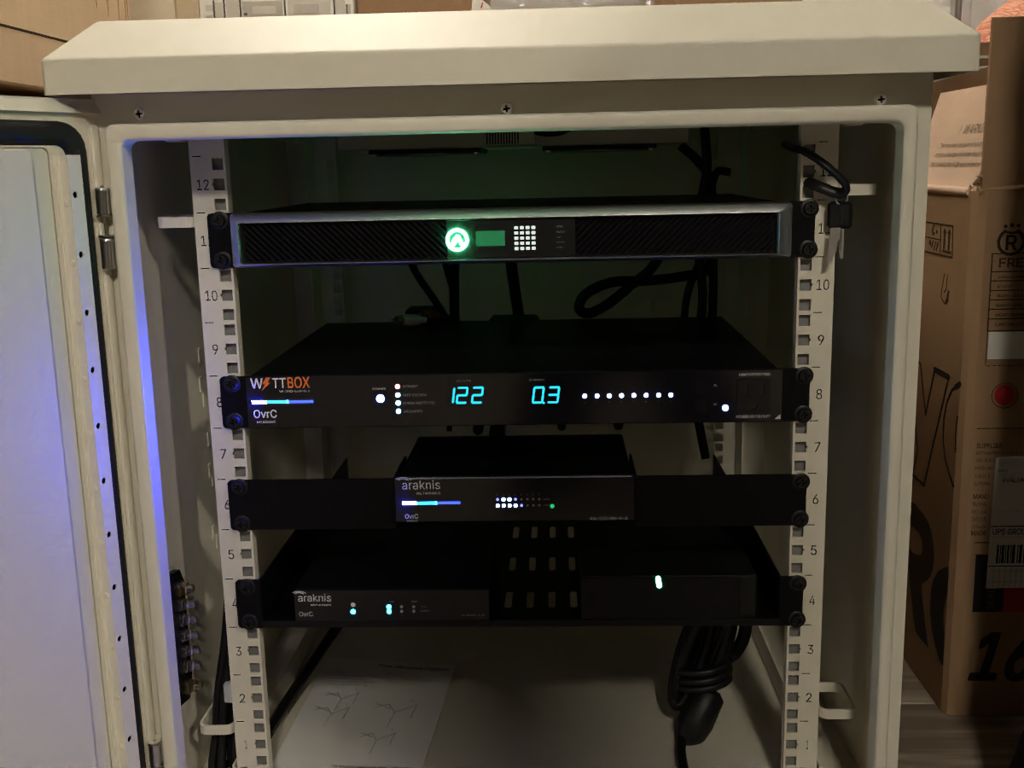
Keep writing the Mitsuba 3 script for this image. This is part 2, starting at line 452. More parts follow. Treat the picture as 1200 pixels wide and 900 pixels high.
# rear rails (face backwards) and depth braces
for s in (-1, 1):
    a, b = sorted((s * 0.2265, s * 0.2555))
    holes = [sbox(s * HX - 0.0046, c - 0.0046, s * HX + 0.0046, c + 0.0046) for c in [u * U + h for u in range(12) for h in (0.00635, 0.022225, 0.0381)]]
    p = sbox(a, -0.02, b, 0.566).difference(unary_union(holes))
    o = sorted((s * 0.2555, s * 0.2535))
    put('rear_rail', cat(ext_xz(p, 0.444, 0.446), bx(o[0], o[1], 0.400, 0.446, -0.02, 0.566)), 'paint', cab)
    for z in (-0.020, 0.556):
        put('side_brace', cat(bx(*sorted((s * 0.258, s * 0.286)), 0.0, 0.46, z, z + 0.002), bx(*sorted((s * 0.258, s * 0.260)), 0.0, 0.46, z - 0.004, z + 0.022)), 'paint', cab)
# cable rings beside the rails
def ring(cx, z, s, tilt=0.0):
    w, d, h = 0.032, 0.052, 0.0085
    o = rrect(-w / 2, w / 2, -d / 2, d / 2, 0.008)
    i = rrect(-w / 2 + 0.0022, w / 2 - 0.0022, -d / 2 + 0.0022, d / 2 - 0.0022, 0.006)
    mk = lambda q, zz: np.stack([cx + q[:, 0], 0.026 + q[:, 1], np.full(len(q), zz)], 1)
    return loft([mk(o, z - h / 2), mk(o, z + h / 2), mk(i, z + h / 2), mk(i, z - h / 2)])
put('cable_ring', ring(-0.2715, 0.4818, -1), 'paint', cab, smooth=40)
put('cable_ring', ring(0.2715, 0.4962, 1), 'paint', cab, smooth=40)
put('cable_ring', ring(-0.2725, 0.0358, -1), 'paint', cab, smooth=40)
put('cable_ring', ring(0.2725, 0.0505, 1), 'paint', cab, smooth=40)
for s in (-1, 1):
    put('roof_clip', cat(bx(*sorted((s * 0.258, s * 0.274)), -0.004, 0.012, 0.545, 0.556, 0.002)), 'paint', cab)
# earth bar with bolts on the left side wall
gb = Polygon([(-0.022, 0.068), (0.010, 0.062), (0.020, 0.078), (0.020, 0.168), (0.012, 0.182), (-0.010, 0.186), (-0.022, 0.182)])
gk = put('earth_bar', ext_yz(gb, -0.3025, -0.2965), 'black_metal', cab)
def bolt(z, big):
    r = 0.0062 if big else 0.0052
    c = (-0.2965, 0.006, z)
    return cat(lathe([(r * 1.25, 0), (r * 1.25, 0.0015)], c, (1, 0, 0), 18), lathe([(r * 1.1, 0.0018), (r * 1.1, 0.0030)], c, (1, 0, 0), 18), lathe([(r, 0.0032), (r, 0.0072), (r * 0.9, 0.008)], c, (1, 0, 0), 6),
               lathe([(r * 0.55, 0.008), (r * 0.55, 0.0125), (r * 0.4, 0.0135)], c, (1, 0, 0), 14))
for i, z in enumerate((0.167, 0.1525, 0.138, 0.1235, 0.109, 0.0945, 0.0755)):
    big = i in (0, 6)
    put('bolt', bolt(z, big), 'brass' if big else 'chrome', gk, smooth=30, label='brass bolt with washers' if big else None)
pl_ = [(-0.023, 0.198), (-0.0235, 0.055)]
for yy, zz in pl_:
    put('rivet', lathe([(0.004, 0), (0.004, 0.0012), (0.002, 0.002)], (-0.3025, yy, zz), (1, 0, 0), 14), 'black_plastic', cab)
# slots in the left wall (light catching louvre tabs)
for yy, zz in ((0.121, 0.345), (0.117, 0.318), (0.124, 0.302), (0.128, 0.262), (0.124, 0.232), (0.131, 0.221), (0.120, 0.170), (0.130, 0.158)):
    put('wall_tab', bx(-0.3025, -0.3013, yy, yy + 0.008, zz, zz + 0.014, 0.0004), 'paint', cab)
put('earth_label', lathe([(0.016, 0), (0.016, 0.0006)], (-0.3025, -0.018, 0.0085), (1, 0, 0), 28), 'yellow', cab, label='round yellow label low on the side wall')

# ------------------------------------------------------------------ door (part of the cabinet), standing open to the left
DA = math.radians(26.0)
DD = np.array([-math.sin(DA), -math.cos(DA), 0.0]); DN = np.array([math.cos(DA), -math.sin(DA), 0.0]); DH = np.array([-0.306, -0.060, 0.0])
def dw(m):                          # local (u along the door, v towards its inside, z) -> world
    v = np.array(m.vertices)
    return trimesh.Trimesh(DH + v[:, :1] * DD + v[:, 1:2] * DN + v[:, 2:] * np.array([0, 0, 1.0]), m.faces[:, ::-1], process=False)
DU, DZ0, DZ1 = 0.605, -0.058, 0.5752
def dl(q, v):
    return np.stack([q[:, 0], np.full(len(q), v), q[:, 1]], 1)
door = put('door', dw(cat(bx(-0.010, DU, -0.0030, 0.0, DZ0, DZ1), bx(-0.0105, -0.0085, -0.020, -0.001, DZ0, DZ1), bx(-0.010, DU, -0.022, -0.020, DZ0, DZ1))), 'paint', cab)
bead = Polygon([(-0.0105, 0.5652), (0.001, 0.5752), (DU, 0.5752), (DU, 0.5652)])
bm = ext(bead, 0.0045); v = np.array(bm.vertices)
bv = np.stack([v[:, 0], v[:, 2] - 0.001 + np.where(v[:, 1] > 0.57, 0.0, -0.0) * 0, v[:, 1]], 1)
bv[:, 1] = np.where((v[:, 2] > 0.002) & (v[:, 1] > 0.57), -0.0005, bv[:, 1])
put('top_lip', dw(trimesh.Trimesh(bv, bm.faces[:, ::-1], process=False)), 'paint', door)
put('edge_lip', dw(bx(-0.0036, 0.0042, -0.001, 0.0030, DZ0, 0.5560, 0.0012)), 'paint', door)
go, gi = (0.0098, DU - 0.01, -0.045, 0.5592), (0.0268, DU - 0.027, -0.028, 0.5422)
put('gasket', dw(loft([dl(rrect(*go, 0.021), 0.0), dl(rrect(*grow(go, -0.001), 0.020), 0.0035), dl(rrect(*grow(go, -0.005), 0.016), 0.0060), dl(rrect(*grow(gi, 0.004), 0.012), 0.0058), dl(rrect(*gi, 0.008), 0.0)])), 'rubber', door, smooth=60)
# inner panel: flat rim, seam, bevel and raised middle
pi = (0.0305, DU - 0.031, -0.024, 0.5418)
def rim_in(d, t):
    return (pi[0] + d, pi[1] - d, pi[2] + d, pi[3] - t)
put('inner_rim', dw(loft([dl(rrect(*pi, 0.006), 0.0), dl(rrect(*pi, 0.006), 0.0026), dl(rrect(*rim_in(0.0008, 0.0004), 0.006), 0.0034), dl(rrect(*rim_in(0.0132, 0.0012), 0.005), 0.0034), dl(rrect(*rim_in(0.0132, 0.0012), 0.005), 0.0)])), 'paint', door)
put('panel_border', dw(loft([dl(rrect(*rim_in(0.0141, 0.0018), 0.005), 0.0), dl(rrect(*rim_in(0.0141, 0.0018), 0.005), 0.0030), dl(rrect(*rim_in(0.0146, 0.0022), 0.005), 0.0034)], cyclic=False, cap=True)), 'paint', door)
put('inner_panel', dw(loft([dl(rrect(*rim_in(0.0310, 0.0030), 0.006), 0.0030), dl(rrect(*rim_in(0.0310, 0.0030), 0.006), 0.0072), dl(rrect(*rim_in(0.0318, 0.0036), 0.006), 0.0082)], cyclic=False, cap=True)), 'paint_door', door)
# perforated stiffening strip standing off the rim
hz = [0.5071 - 0.04262 * i for i in range(13)]
sp = sbox(0.0246, -0.022, 0.0352, 0.5352).difference(unary_union([affinity.scale(Point(0.0322, z).buffer(0.0021, 8), 1.0, 1.15) for z in hz]))
sm = ext(sp, 0.0012); v = np.array(sm.vertices)
strip = trimesh.Trimesh(np.stack([v[:, 0], 0.0128 - v[:, 2], v[:, 1]], 1), sm.faces, process=False)
put('stiffening_strip', dw(cat(strip, bx(0.0352, 0.0364, 0.0034, 0.0128, -0.022, 0.5352), bx(0.0352, 0.0400, 0.0034, 0.0044, -0.022, 0.5352))), 'paint_door', door, label='perforated stiffening strip along the door edge')
rv = [lathe([(0.0026, 0), (0.0026, 0.0006), (0.0016, 0.0012)], (0.0364, 0.0080, z - 0.006), (1, 0, 0), 10) for z in hz]
for q in rv:
    put('rivet', dw(q), 'paint', door)  # heads added in place of light spots cast through the strip holes
# hinges
def hinge(zt, length):
    k = put('hinge', cat(bx(-0.3068, -0.2952, -0.0585, -0.0565, zt - length, zt, 0.0006)), 'paint', cab)
    c = np.array([-0.3010, -0.0655, 0])
    for z0, z1 in ((zt - 0.0215, zt - 0.001), (zt - length, zt - length + 0.024)):
        put('knuckle', lathe([(0.0048, z0), (0.0056, z0 + 0.0008), (0.0056, z1 - 0.003), (0.0060, z1 - 0.0025), (0.0054, z1 - 0.0008), (0.0030, z1)], c, (0, 0, 1), 20), 'chrome', k, smooth=40)
        put('knuckle_leaf', cat(bx(-0.2995, -0.2935, -0.0665, -0.0575, z0 + 0.001, z1 - 0.002, 0.0006)), 'chrome', k)
    put('pin', cat(lathe([(0.0013, zt - length - 0.004), (0.0013, zt)], c, (0, 0, 1), 12), lathe([(0.0062, zt - 0.0228), (0.0062, zt - 0.0216)], c, (0, 0, 1), 18), lathe([(0.0062, zt - length + 0.0244), (0.0062, zt - length + 0.0256)], c, (0, 0, 1), 18)), 'chrome', k, smooth=40)
hinge(0.5130, 0.062)
hinge(0.0645, 0.062)

# ------------------------------------------------------------------ rack hardware shared helpers
DX = -0.0028                         # the panels sit slightly left of the middle of the rails
def rack_screw(x, z, y, r=0.0052):
    body = phillips((x, y - 0.0018, z), r, 0.0030)
    wash = lathe([(r * 1.42, 0.0), (r * 1.42, 0.0010), (r * 1.12, 0.0018)], (x, y, z), (0, -1, 0), 20)
    return cat(body, wash)
def ear(t, s, z0, z1, xin, y=-0.0025, label=None):
    xo = 0.2413
    a, b = sorted((s * xo + DX, xin))
    p = Polygon(rrect(a, b, z0, z1, 0.0035)).union(sbox(*( (a + 0.008, z0, b, z1) if s < 0 else (a, z0, b - 0.008, z1))))
    k = put('rack_ear', ext_xz(p, y, 0.0), 'black_metal', t)
    for z in (z0 + 0.0059, z1 - 0.0059):
        put('mounting_screw', rack_screw(s * HX + (0.0005 if s > 0 else -0.0005), z, y), 'black_plastic', k, smooth=30)
    return k
def uz(u):
    return (u - 1) * U + 0.0004, u * U - 0.0004

def led_mesh(x, z, r, y, h=0.0006, n=10):
    return lathe([(r, 0), (r, h * 0.6), (r * 0.6, h)], (x, y, z), (0, -1, 0), n)

def light(t, name, mesh, rad, label=None, w=0.25):
    return put(name, mesh, 'led_base', t, label=label, emitter=glow(rad, w))

def bar_light(t, x0, x1, z, h, y):
    L_ = x1 - x0
    k = put('light_bar', bx(x0 - 0.0004, x1 + 0.0004, y, y + 0.0012, z - h * 0.8, z + h * 0.8), 'lens_dark', t)
    spec = ((0.25, 0.56, h * 0.8, (0.10, 3.2, 9.0)), (0.56, 0.60, h, (0.3, 3.4, 9.0)), (0.60, 1.0, h * 0.75, (0.10, 0.22, 3.4)))
    facets = []
    for q in range(8):                      # facets added to the bar to aim its light left and forward
        xa, xb = x0 + 0.25 * L_ * q / 8, x0 + 0.25 * L_ * (q + 1) / 8
        dd = (xb - xa) * 0.55
        facets.append(trimesh.Trimesh([(xa, y, z - h / 2), (xb, y - dd, z - h / 2), (xb, y - dd, z + h / 2), (xa, y, z + h / 2)], [(0, 1, 2), (0, 2, 3)], process=False))
    light(k, 'lens', cat(facets), LED_BAR, w=10.0)
    for a, b, hh, rad in spec:
        light(k, 'segment', bx(x0 + a * L_, x0 + b * L_, y - 0.0007, y, z - hh / 2, z + hh / 2, 0.0002), rad)
    return k

def smallprint(t, name, items, bsdf='print_white', label=None):
    return put(name, cat(items), bsdf, t, label=label)

def araknis(x, z, y, w):
    h = w * 0.235
    out = [text_front('araknis', x, z, h * 1.0, y, w)]
    arc = []
    for r in (0.16, 0.24):
        c = (x + w * 0.03, z + h * 0.86)
        arcp = LineString([(c[0] + w * r * math.cos(a), c[1] + w * r * 0.5 * math.sin(a)) for a in np.linspace(0.5, 2.4, 8)]).buffer(w * 0.014)
        arc.append(arcp)
    g = ext(unary_union(arc), 0.0001); v = np.array(g.vertices)
    out.append(trimesh.Trimesh(np.stack([v[:, 0], y - v[:, 2], v[:, 1]], 1), g.faces, process=False))
    out.append(text_front('NETWORKS', x + w * 0.38, z - h * 0.62, h * 0.26, y, w * 0.62))
    return out

def ovrc(x, z, y, w, enabled=True):
    out = [text_front('OvrC', x, z, w * 0.34, y, w, bold=True)]
    if enabled:
        out.append(text_front('enabled', x + w * 0.12, z - w * 0.24, w * 0.13, y, w * 0.78))
    return out

# ------------------------------------------------------------------ U11: amplifier
amp = thing('audio_amplifier', 'silver framed rack amplifier with a glowing green round logo', 'amplifier')
z0, z1 = uz(11)
put('chassis', bx(-0.218 + DX, 0.218 + DX, 0.0, 0.26, z0 + 0.001, z1 - 0.001, 0.001), 'black_metal', amp)
AF = -0.0165
ao, ai = (-0.2235, 0.2192, 0.4452, 0.4882), (-0.2136, 0.2062, 0.4492, 0.4802)
def wave(q, d):
    q = q.copy(); return q
L = [lp(rrect(*ao, 0.003), 0.0), lp(rrect(*ao, 0.003), AF + 0.0065), lp(rrect(*grow(ao, -0.0012), 0.003), AF + 0.0028), lp(rrect(ai[0] - 0.0032, ai[1] + 0.0032, ai[2] - 0.0014, ai[3] + 0.0014, 0.002), AF),
     lp(rrect(ai[0] - 0.0022, ai[1] + 0.0022, ai[2] - 0.0007, ai[3] + 0.0007, 0.002), AF - 0.0003), lp(rrect(*ai, 0.0012), AF + 0.0020), lp(rrect(*ai, 0.0012), -0.003)]
put('bezel', loft(L), 'silver', amp, smooth=40)
for s, xin in ((-1, -0.2228), (1, 0.2185)):
    ear(amp, s, z0, z1, xin)
put('front_plate', bx(-0.214, 0.2065, -0.0075, -0.003, 0.449, 0.4805), 'black_panel', amp)
cpx0, cpx1 = -0.0512, 0.0505
put('centre_panel', bx(cpx0, cpx1, -0.0130, -0.0070, 0.4495, 0.4800, 0.0006), 'centre_black', amp)
def grille(x0, x1, sg):
    w, gap, hh = 0.0020, 0.0054, 0.0150
    zc = 0.4648
    ps = []
    x = x0 - 0.04
    while x < x1 + 0.04:
        ps.append(Polygon([(x - sg * hh, zc - hh), (x - sg * hh + w, zc - hh), (x + sg * hh + w, zc + hh), (x + sg * hh, zc + hh)]))
        x += gap
    return ext_xz(unary_union(ps).intersection(sbox(x0, zc - hh, x1, zc + hh)), -0.0125, -0.0090)
put('grille', grille(-0.2125, cpx0, -1), 'black_panel', amp, label='black grille of diagonal bars')
put('grille', grille(cpx1, 0.2055, 1), 'black_panel', amp, label='black grille of diagonal bars')
# glowing logo
LX, LZ, LY = -0.0425, 0.4643, -0.0136
ringp = Point(LX, LZ).buffer(0.0090, 24).difference(Point(LX, LZ).buffer(0.0064, 24))
aleg = Polygon([(LX - 0.0062, LZ - 0.0048), (LX - 0.0034, LZ + 0.0008), (LX - 0.0006, LZ + 0.0042), (LX + 0.0020, LZ + 0.0036), (LX + 0.0052, LZ - 0.0030), (LX + 0.0042, LZ - 0.0052), (LX + 0.0022, LZ - 0.0044), (LX + 0.0006, LZ - 0.0006), (LX - 0.0012, LZ - 0.0034), (LX - 0.0032, LZ - 0.0056)])
light(amp, 'logo_light', ext_xz(ringp.union(aleg.intersection(Point(LX, LZ).buffer(0.0066, 16))), LY - 0.0012, LY + 0.0006), LED_GREEN, 'glowing green ring with an arch shape inside', 5.0)
light(amp, 'display_screen', bx(-0.0277, -0.0049, -0.01325, -0.0128, 0.4590, 0.4708), (0.002, 0.15, 0.045), 'small green display screen')
for j in range(5):
    for i in range(4):
        light(amp, 'status_light', bx(0.0041 + i * 0.0045 - 0.0016, 0.0041 + i * 0.0045 + 0.0016, -0.0134, -0.0128, 0.4728 - j * 0.00405 - 0.0013, 0.4728 - j * 0.00405 + 0.0013, 0.0004), (0.72, 0.80, 0.74), w=0.04)
smallprint(amp, 'small_print', [text_front(a, 0.0357, 0.4725 - i * 0.00405, 0.0011, -0.01305) for i, a in enumerate(('SIGNAL', 'PROTECT', 'CLIP', 'STATUS', 'POWER'))], 'print_grey')

for x in (-0.085, -0.030):  # unseen emitters added to throw green onto the back panel
    light(amp, 'rear_light', bx(x, x + 0.006, 0.2600, 0.2608, 0.462, 0.468), (2.0, 30.0, 11.0), 'unseen green light added at the rear to tint the back panel', 1.5)

# ------------------------------------------------------------------ U8: power conditioner
wb = thing('power_conditioner', 'black rack power conditioner with cyan digits and an orange and white logo', 'power conditioner')
z0, z1 = uz(8)
W0, W1 = -0.2226, 0.2168
put('chassis', bx(W0 + 0.003, W1 - 0.003, 0.0, 0.306, z0, z1, 0.0008), 'black_metal', wb)
put('face_plate', bx(W0, W1, -0.0040, 0.0, z0, z1, 0.0006), 'black_gloss', wb)
for s, xin in ((-1, W0 + 0.002), (1, W1 - 0.002)):
    ear(wb, s, z0, z1, xin)
FY = -0.00412
smallprint(wb, 'logo_lettering', [text_front('W', -0.2180, 0.3455, 0.0082, FY, 0.0105, 0.0, True), text_front('TT', -0.1997, 0.3455, 0.0082, FY, 0.0112, 0.0, True)], label='light grey letters of the logo')
boltp = Polygon([(-0.2046, 0.3545), (-0.2085, 0.3488), (-0.2060, 0.3488), (-0.2092, 0.3430), (-0.2012, 0.3500), (-0.2036, 0.3500), (-0.2008, 0.3545)])
smallprint(wb, 'logo_lettering', [text_front('BOX', -0.1872, 0.3455, 0.0088, FY, 0.0185, 0.0, True), ext_xz(boltp, FY, FY + 0.0001)], 'print_orange', 'orange letters and lightning bolt of the logo')
smallprint(wb, 'small_print', [text_front('WB-800CH1U-IPVM-8', -0.1942, 0.3418, 0.0017, FY, 0.0248)] + ovrc(-0.2172, 0.3205, FY, 0.0195) +
           [text_front('POWER', -0.1168, 0.3428, 0.0016, FY, 0.0108)], 'print_white')
bar_light(wb, -0.2180, -0.1665, 0.3338, 0.0030, -0.0041)
tx = [text_front(a, -0.0922, z, 0.0020, FY, w) for a, z, w in (('INTERNET', 0.3443, 0.0128), ('SAFE VOLTAGE', 0.3371, 0.0196), ('SURGE PROTECTED', 0.3303, 0.0262), ('GROUNDED', 0.3233, 0.0155))]
tx += [text_front('VOLTAGE', -0.0480, 0.3486, 0.0015, FY, 0.0122), text_front('CURRENT', 0.0120, 0.3484, 0.0015, FY, 0.0125)]
tx += [text_front(str(i + 1), 0.0562 + i * 0.00998, 0.3293, 0.0012, FY) for i in range(8)]
tx += [text_front('#1', 0.1612, 0.3420, 0.0016, FY), text_front('#2', 0.1612, 0.3260, 0.0016, FY)]
smallprint(wb, 'small_print', tx, 'print_grey')
smallprint(wb, 'small_print', [text_front('UNPROTECTED', 0.1815, 0.3502, 0.0021, FY, 0.0245), text_front('ACCESSORY OUTLET', 0.1794, 0.3153, 0.0021, FY, 0.0275),
                               ext_xz(Polygon([(0.2108, 0.3139), (0.2152, 0.3139), (0.2152, 0.3180)]), FY, FY + 0.0001)], 'print_white')
pb = put('power_button', lathe([(0.0068, 0), (0.0068, 0.0008), (0.0058, 0.0008), (0.0056, 0.0004), (0.0030, 0.0004)], (-0.1112, -0.0040, 0.3356), (0, -1, 0), 28), 'black_panel', wb)
light(pb, 'power_light', led_mesh(-0.1108, 0.3355, 0.0034, -0.0044, 0.0009, 16), LED_WHITE_BLUE, 'glowing white power symbol')
for i, (zz, c) in enumerate(((0.3453, (18.0, 2.0, 2.6)), (0.3382, (4.0, 18.0, 60.0)), (0.3315, (4.0, 18.0, 60.0)), (0.3246, (4.0, 18.0, 60.0)))):
    light(wb, 'status_light', led_mesh(-0.0963, zz, 0.0021, -0.0040, 0.0007), c, 'glowing red status light' if i == 0 else None)
SEG = {'0': 'abcdef', '1': 'bc', '2': 'abged', '3': 'abgcd'}
def digit(ch, x, z, w, h, y):
    t = w * 0.20; sl = 0.13; g = t * 0.25
    xs = {'l': x + t / 2, 'r': x + w - t / 2}; zs = (z + t / 2, z + h / 2, z + h - t / 2)
    rows_ = {'a': (2, 0), 'g': (1, 0), 'd': (0, 0)}
    out = []
    for sgm in SEG[ch]:
        if sgm in rows_:
            zz = zs[rows_[sgm][0]]; p = LineString([(xs['l'] + g, zz), (xs['r'] - g, zz)])
        else:
            xx = xs['r'] if sgm in 'bc' else xs['l']; lo, hi = (zs[1], zs[2]) if sgm in 'bf' else (zs[0], zs[1])
            p = LineString([(xx, lo + g * 1.6), (xx, hi - g * 1.6)])
        out.append(affinity.affine_transform(p.buffer(t / 2, 3), [1, sl, 0, 1, -sl * z, 0]))
    return ext_xz(unary_union(out), y - 0.0004, y)
for ch, x in (('1', -0.0600), ('2', -0.0492), ('2', -0.0366)):
    light(wb, 'digit', digit(ch, x, 0.3300, 0.0096, 0.0144, -0.0040), DIGIT, w=0.12)
for ch, x in (('0', 0.0132), ('3', 0.0257)):
    light(wb, 'digit', digit(ch, x, 0.3294, 0.0096, 0.0144, -0.0040), DIGIT, w=0.12)
light(wb, 'decimal_point', led_mesh(0.0233, 0.3299, 0.0010, -0.0040, 0.0004), DIGIT, w=0.05)
for i in range(8):
    light(wb, 'outlet_light', led_mesh(0.0568 + i * 0.00998, 0.3352, 0.0019, -0.0040, 0.0007), LED_WHITE_BLUE)
light(wb, 'outlet_light', led_mesh(0.1708, 0.3238, 0.0026, -0.0040, 0.0009), LED_WHITE_BLUE)
for zz in (0.3425, 0.3262):
    put('reset_button', lathe([(0.0072, 0), (0.0072, 0.0007), (0.0064, 0.0007), (0.0062, 0.0002), (0.0050, 0.0002), (0.0046, 0.0008), (0.001, 0.0008)], (0.1518, -0.0040, zz), (0, -1, 0), 28), 'black_panel', wb, smooth=30)
op = sbox(0.1800, 0.3190, 0.2062, 0.3475).difference(unary_union([sbox(0.1852, 0.3340, 0.1884, 0.3440), sbox(0.1985, 0.3352, 0.2017, 0.3432), Point(0.1932, 0.3258).buffer(0.0034, 10)]))
put('outlet_socket', cat(ext_xz(op, -0.0056, -0.0040)), 'black_plastic', wb, label='dark three pin outlet socket')

# ------------------------------------------------------------------ U6: network switch on a rack bracket
sw = thing('network_switch', 'small black network switch between wide rack brackets, blue lights on its face', 'network switch')
z0, z1 = uz(6)
S0, S1, SZ0, SZ1 = -0.1028, 0.0976, 0.2292, 0.2692
put('chassis', bx(S0 + 0.003, S1 - 0.002, 0.0, 0.136, SZ0, SZ1 - 0.0012, 0.0012), 'black_metal', sw)
put('face_plate', bx(S0, S1, -0.0062, 0.0, SZ0, SZ1, 0.0010), 'black_gloss', sw)
put('face_trim', bx(S0 + 0.003, S1 - 0.003, -0.0068, -0.0060, SZ1 - 0.0022, SZ1 - 0.0010, 0.0002), 'lens_grey', sw)
for s, xin in ((-1, S0 - 0.0002), (1, S1 + 0.0002)):
    ear(sw, s, z0, z1, xin)
    xs = S0 if s < 0 else S1
    put('bracket_flange', cat(bx(*sorted((xs + s * 0.0002, xs + s * 0.0022)), 0.0, 0.075, z0, z1 - 0.0015), lathe([(0.0052, -0.001), (0.0052, 0.0022)], (xs + s * 0.001, -0.0005, 0.258), (0, -1, 0), 16)), 'black_metal', sw)
SY = -0.00632
smallprint(sw, 'logo_lettering', araknis(-0.0958, 0.2583, SY, 0.0318), label='light grey logo lettering')
smallprint(sw, 'small_print', ovrc(-0.0945, 0.2328, SY, 0.0112) + [text_front('AN-110-SW-R-8', 0.0600, 0.2293 + 0.0008, 0.0026, SY, 0.0312)], 'print_white')
smallprint(sw, 'small_print', [text_front(str(i + 1), -0.0170 + i * 0.00495, 0.2522, 0.0012, SY) for i in range(8)] + [text_front('- 1Gbps', 0.0205, 0.2480, 0.0013, SY), text_front('- Link/Act', 0.0205, 0.2428, 0.0013, SY)], 'print_grey')
bar_light(sw, -0.0962, -0.0476, 0.2462, 0.0030, -0.0062)
for j, zz in enumerate((0.2487, 0.2433)):
    for i in range(8):
        x = -0.0164 + i * 0.00495
        lit = (j == 0 and i in (1, 2)) or (j == 1 and i < 4)
        dim = (j == 0 and i in (0, 3)) or (j == 1 and i == 4)
        if lit:
            light(sw, 'port_light', led_mesh(x, zz, 0.0017, -0.0062), LED_WHITE_BLUE)
        elif dim:
            light(sw, 'port_light', led_mesh(x, zz, 0.0013, -0.0062), (0.35, 0.45, 2.6), w=0.05)
        else:
            put('port_light', led_mesh(x, zz, 0.0010, -0.0062), 'lens_grey', sw)
light(sw, 'link_light', led_mesh(0.0290, 0.2425, 0.0019, -0.0062, 0.0004), (0.01, 0.50, 0.16), 'green light beside the port lights', w=0.1)

# ------------------------------------------------------------------ U4: shelf with router and modem
sh = thing('rack_shelf', 'black vented rack shelf carrying a router and a modem', 'shelf')
z0, z1 = uz(4)
H0, H1, HZ, HD = -0.2238, 0.2204, 0.1365, 0.395
slots = [Polygon(rrect(cx - 0.0032, cx + 0.0032, cy - 0.020, cy + 0.020, 0.0031)) for cy in (0.052, 0.142, 0.236) for cx in (-0.0122 + 0.0195 * np.arange(0, 4)) if H0 + 0.012 < cx < H1 - 0.012]
put('tray', ext_xy(sbox(H0, -0.0015, H1, HD).difference(unary_union(slots)), HZ - 0.0015, HZ), 'black_metal', sh)
put('front_lip', bx(H0, H1, -0.0025, 0.0, z0, HZ + 0.0035, 0.0005), 'black_panel', sh)
for s in (-1, 1):
    xs = H0 if s < 0 else H1
    put('side_wall', bx(*sorted((xs, xs - s * 0.0016)), -0.001, HD, z0, z1 - 0.0005), 'black_metal', sh)
    ear(sh, s, z0, z1, xs - s * 0.001)
rt = thing('router', 'black router with white logo and three cyan lights on the rack shelf', 'router')
RZ0, RZ1 = HZ, 0.1680
put('case', bx(-0.1942, -0.0262, -0.0005, 0.125, RZ0 + 0.002, RZ1, 0.0015), 'black_metal', rt)
put('face_plate', bx(-0.1942, -0.0262, -0.0020, -0.0005, RZ0 + 0.002, RZ1 - 0.0002, 0.0005), 'black_gloss', rt)
put('foot', cat([lathe([(0.006, 0), (0.006, 0.002)], (x, yy, RZ0), (0, 0, 1), 14) for x in (-0.183, -0.037) for yy in (0.012, 0.11)]), 'rubber', rt)
RY = -0.00212
smallprint(rt, 'logo_lettering', araknis(-0.1905, 0.1577, RY, 0.0285), label='white logo lettering')
smallprint(rt, 'small_print', ovrc(-0.1905, 0.1442, RY, 0.0120, False) + [text_front('LAN', -0.1115, 0.1565, 0.0014, RY), text_front('WAN', -0.0925, 0.1565, 0.0014, RY), text_front('1Gbps', -0.0850, 0.1520, 0.0013, RY), text_front('Link/Act', -0.0850, 0.1480, 0.0013, RY), text_front('AN-110-RT-2L1W', -0.0500, 0.1438, 0.0013, RY, 0.0195), text_front('1', -0.1125, 0.1442, 0.0012, RY), text_front('2', -0.1017, 0.1442, 0.0012, RY)], 'print_grey')
put('power_symbol', lathe([(0.0020, 0), (0.0020, 0.0002), (0.0013, 0.0002), (0.0013, 0.0001)], (-0.1432, -0.0020, 0.1545), (0, -1, 0), 20), 'print_white', rt)
light(rt, 'power_light', led_mesh(-0.1434, 0.1482, 0.0023, -0.0020), LED_CYAN)
for zz in (0.1524, 0.1482):
    light(rt, 'port_light', led_mesh(-0.1123, zz, 0.0022, -0.0020), LED_CYAN)
    for x in (-0.1015, -0.0910):
        put('port_light', led_mesh(x, zz, 0.0014, -0.0020), 'lens_grey', rt)
md = thing('modem', 'plain black modem box with one green light on the rack shelf', 'modem')
put('case', bx(0.0522, 0.2015, 0.0010, 0.080, HZ, 0.1772, 0.0020), 'black_plastic', md)
put('face_plate', bx(0.0522, 0.1862, -0.0010, 0.0012, HZ + 0.001, 0.1768, 0.0006), 'black_panel', md)
lm = ext_xz(LineString([(0.1172, 0.1812), (0.1180, 0.1760), (0.1184, 0.1730)]).buffer(0.0021, 6), -0.0016, -0.0008)
light(md, 'power_light', ext_xz(LineString([(0.1172, 0.1762), (0.1182, 0.1700)]).buffer(0.0022, 6), -0.0016, -0.0008), (3.0, 60.0, 16.0), 'narrow bright green light')

# ------------------------------------------------------------------ fan unit under the cabinet roof
fu = thing('fan_unit', 'grey fan unit with two black fan grilles hung under the cabinet roof', 'fan')
FX0, FX1, FYY = -0.1835, 0.1690, 0.240
put('tray', bx(FX0, FX1, FYY, 0.42, 0.5392, 0.5860, 0.001), 'paint', fu)
pw = put('power_supply', cat(bx(-0.0355, 0.0160, FYY - 0.004, FYY + 0.0005, 0.5405, 0.5560, 0.0006)), 'paint', fu)
put('vent', cat([bx(-0.0330 + i * 0.0028, -0.0316 + i * 0.0028, FYY - 0.0044, FYY - 0.0038, 0.5420, 0.5550) for i in range(12)]), 'black_matt', pw)
put('wire', tube([(0.016, FYY - 0.004, 0.5525), (0.026, FYY - 0.010, 0.5505), (0.040, FYY - 0.010, 0.5510), (0.050, FYY - 0.002, 0.5550)], 0.0024), 'black_plastic', fu, smooth=40)
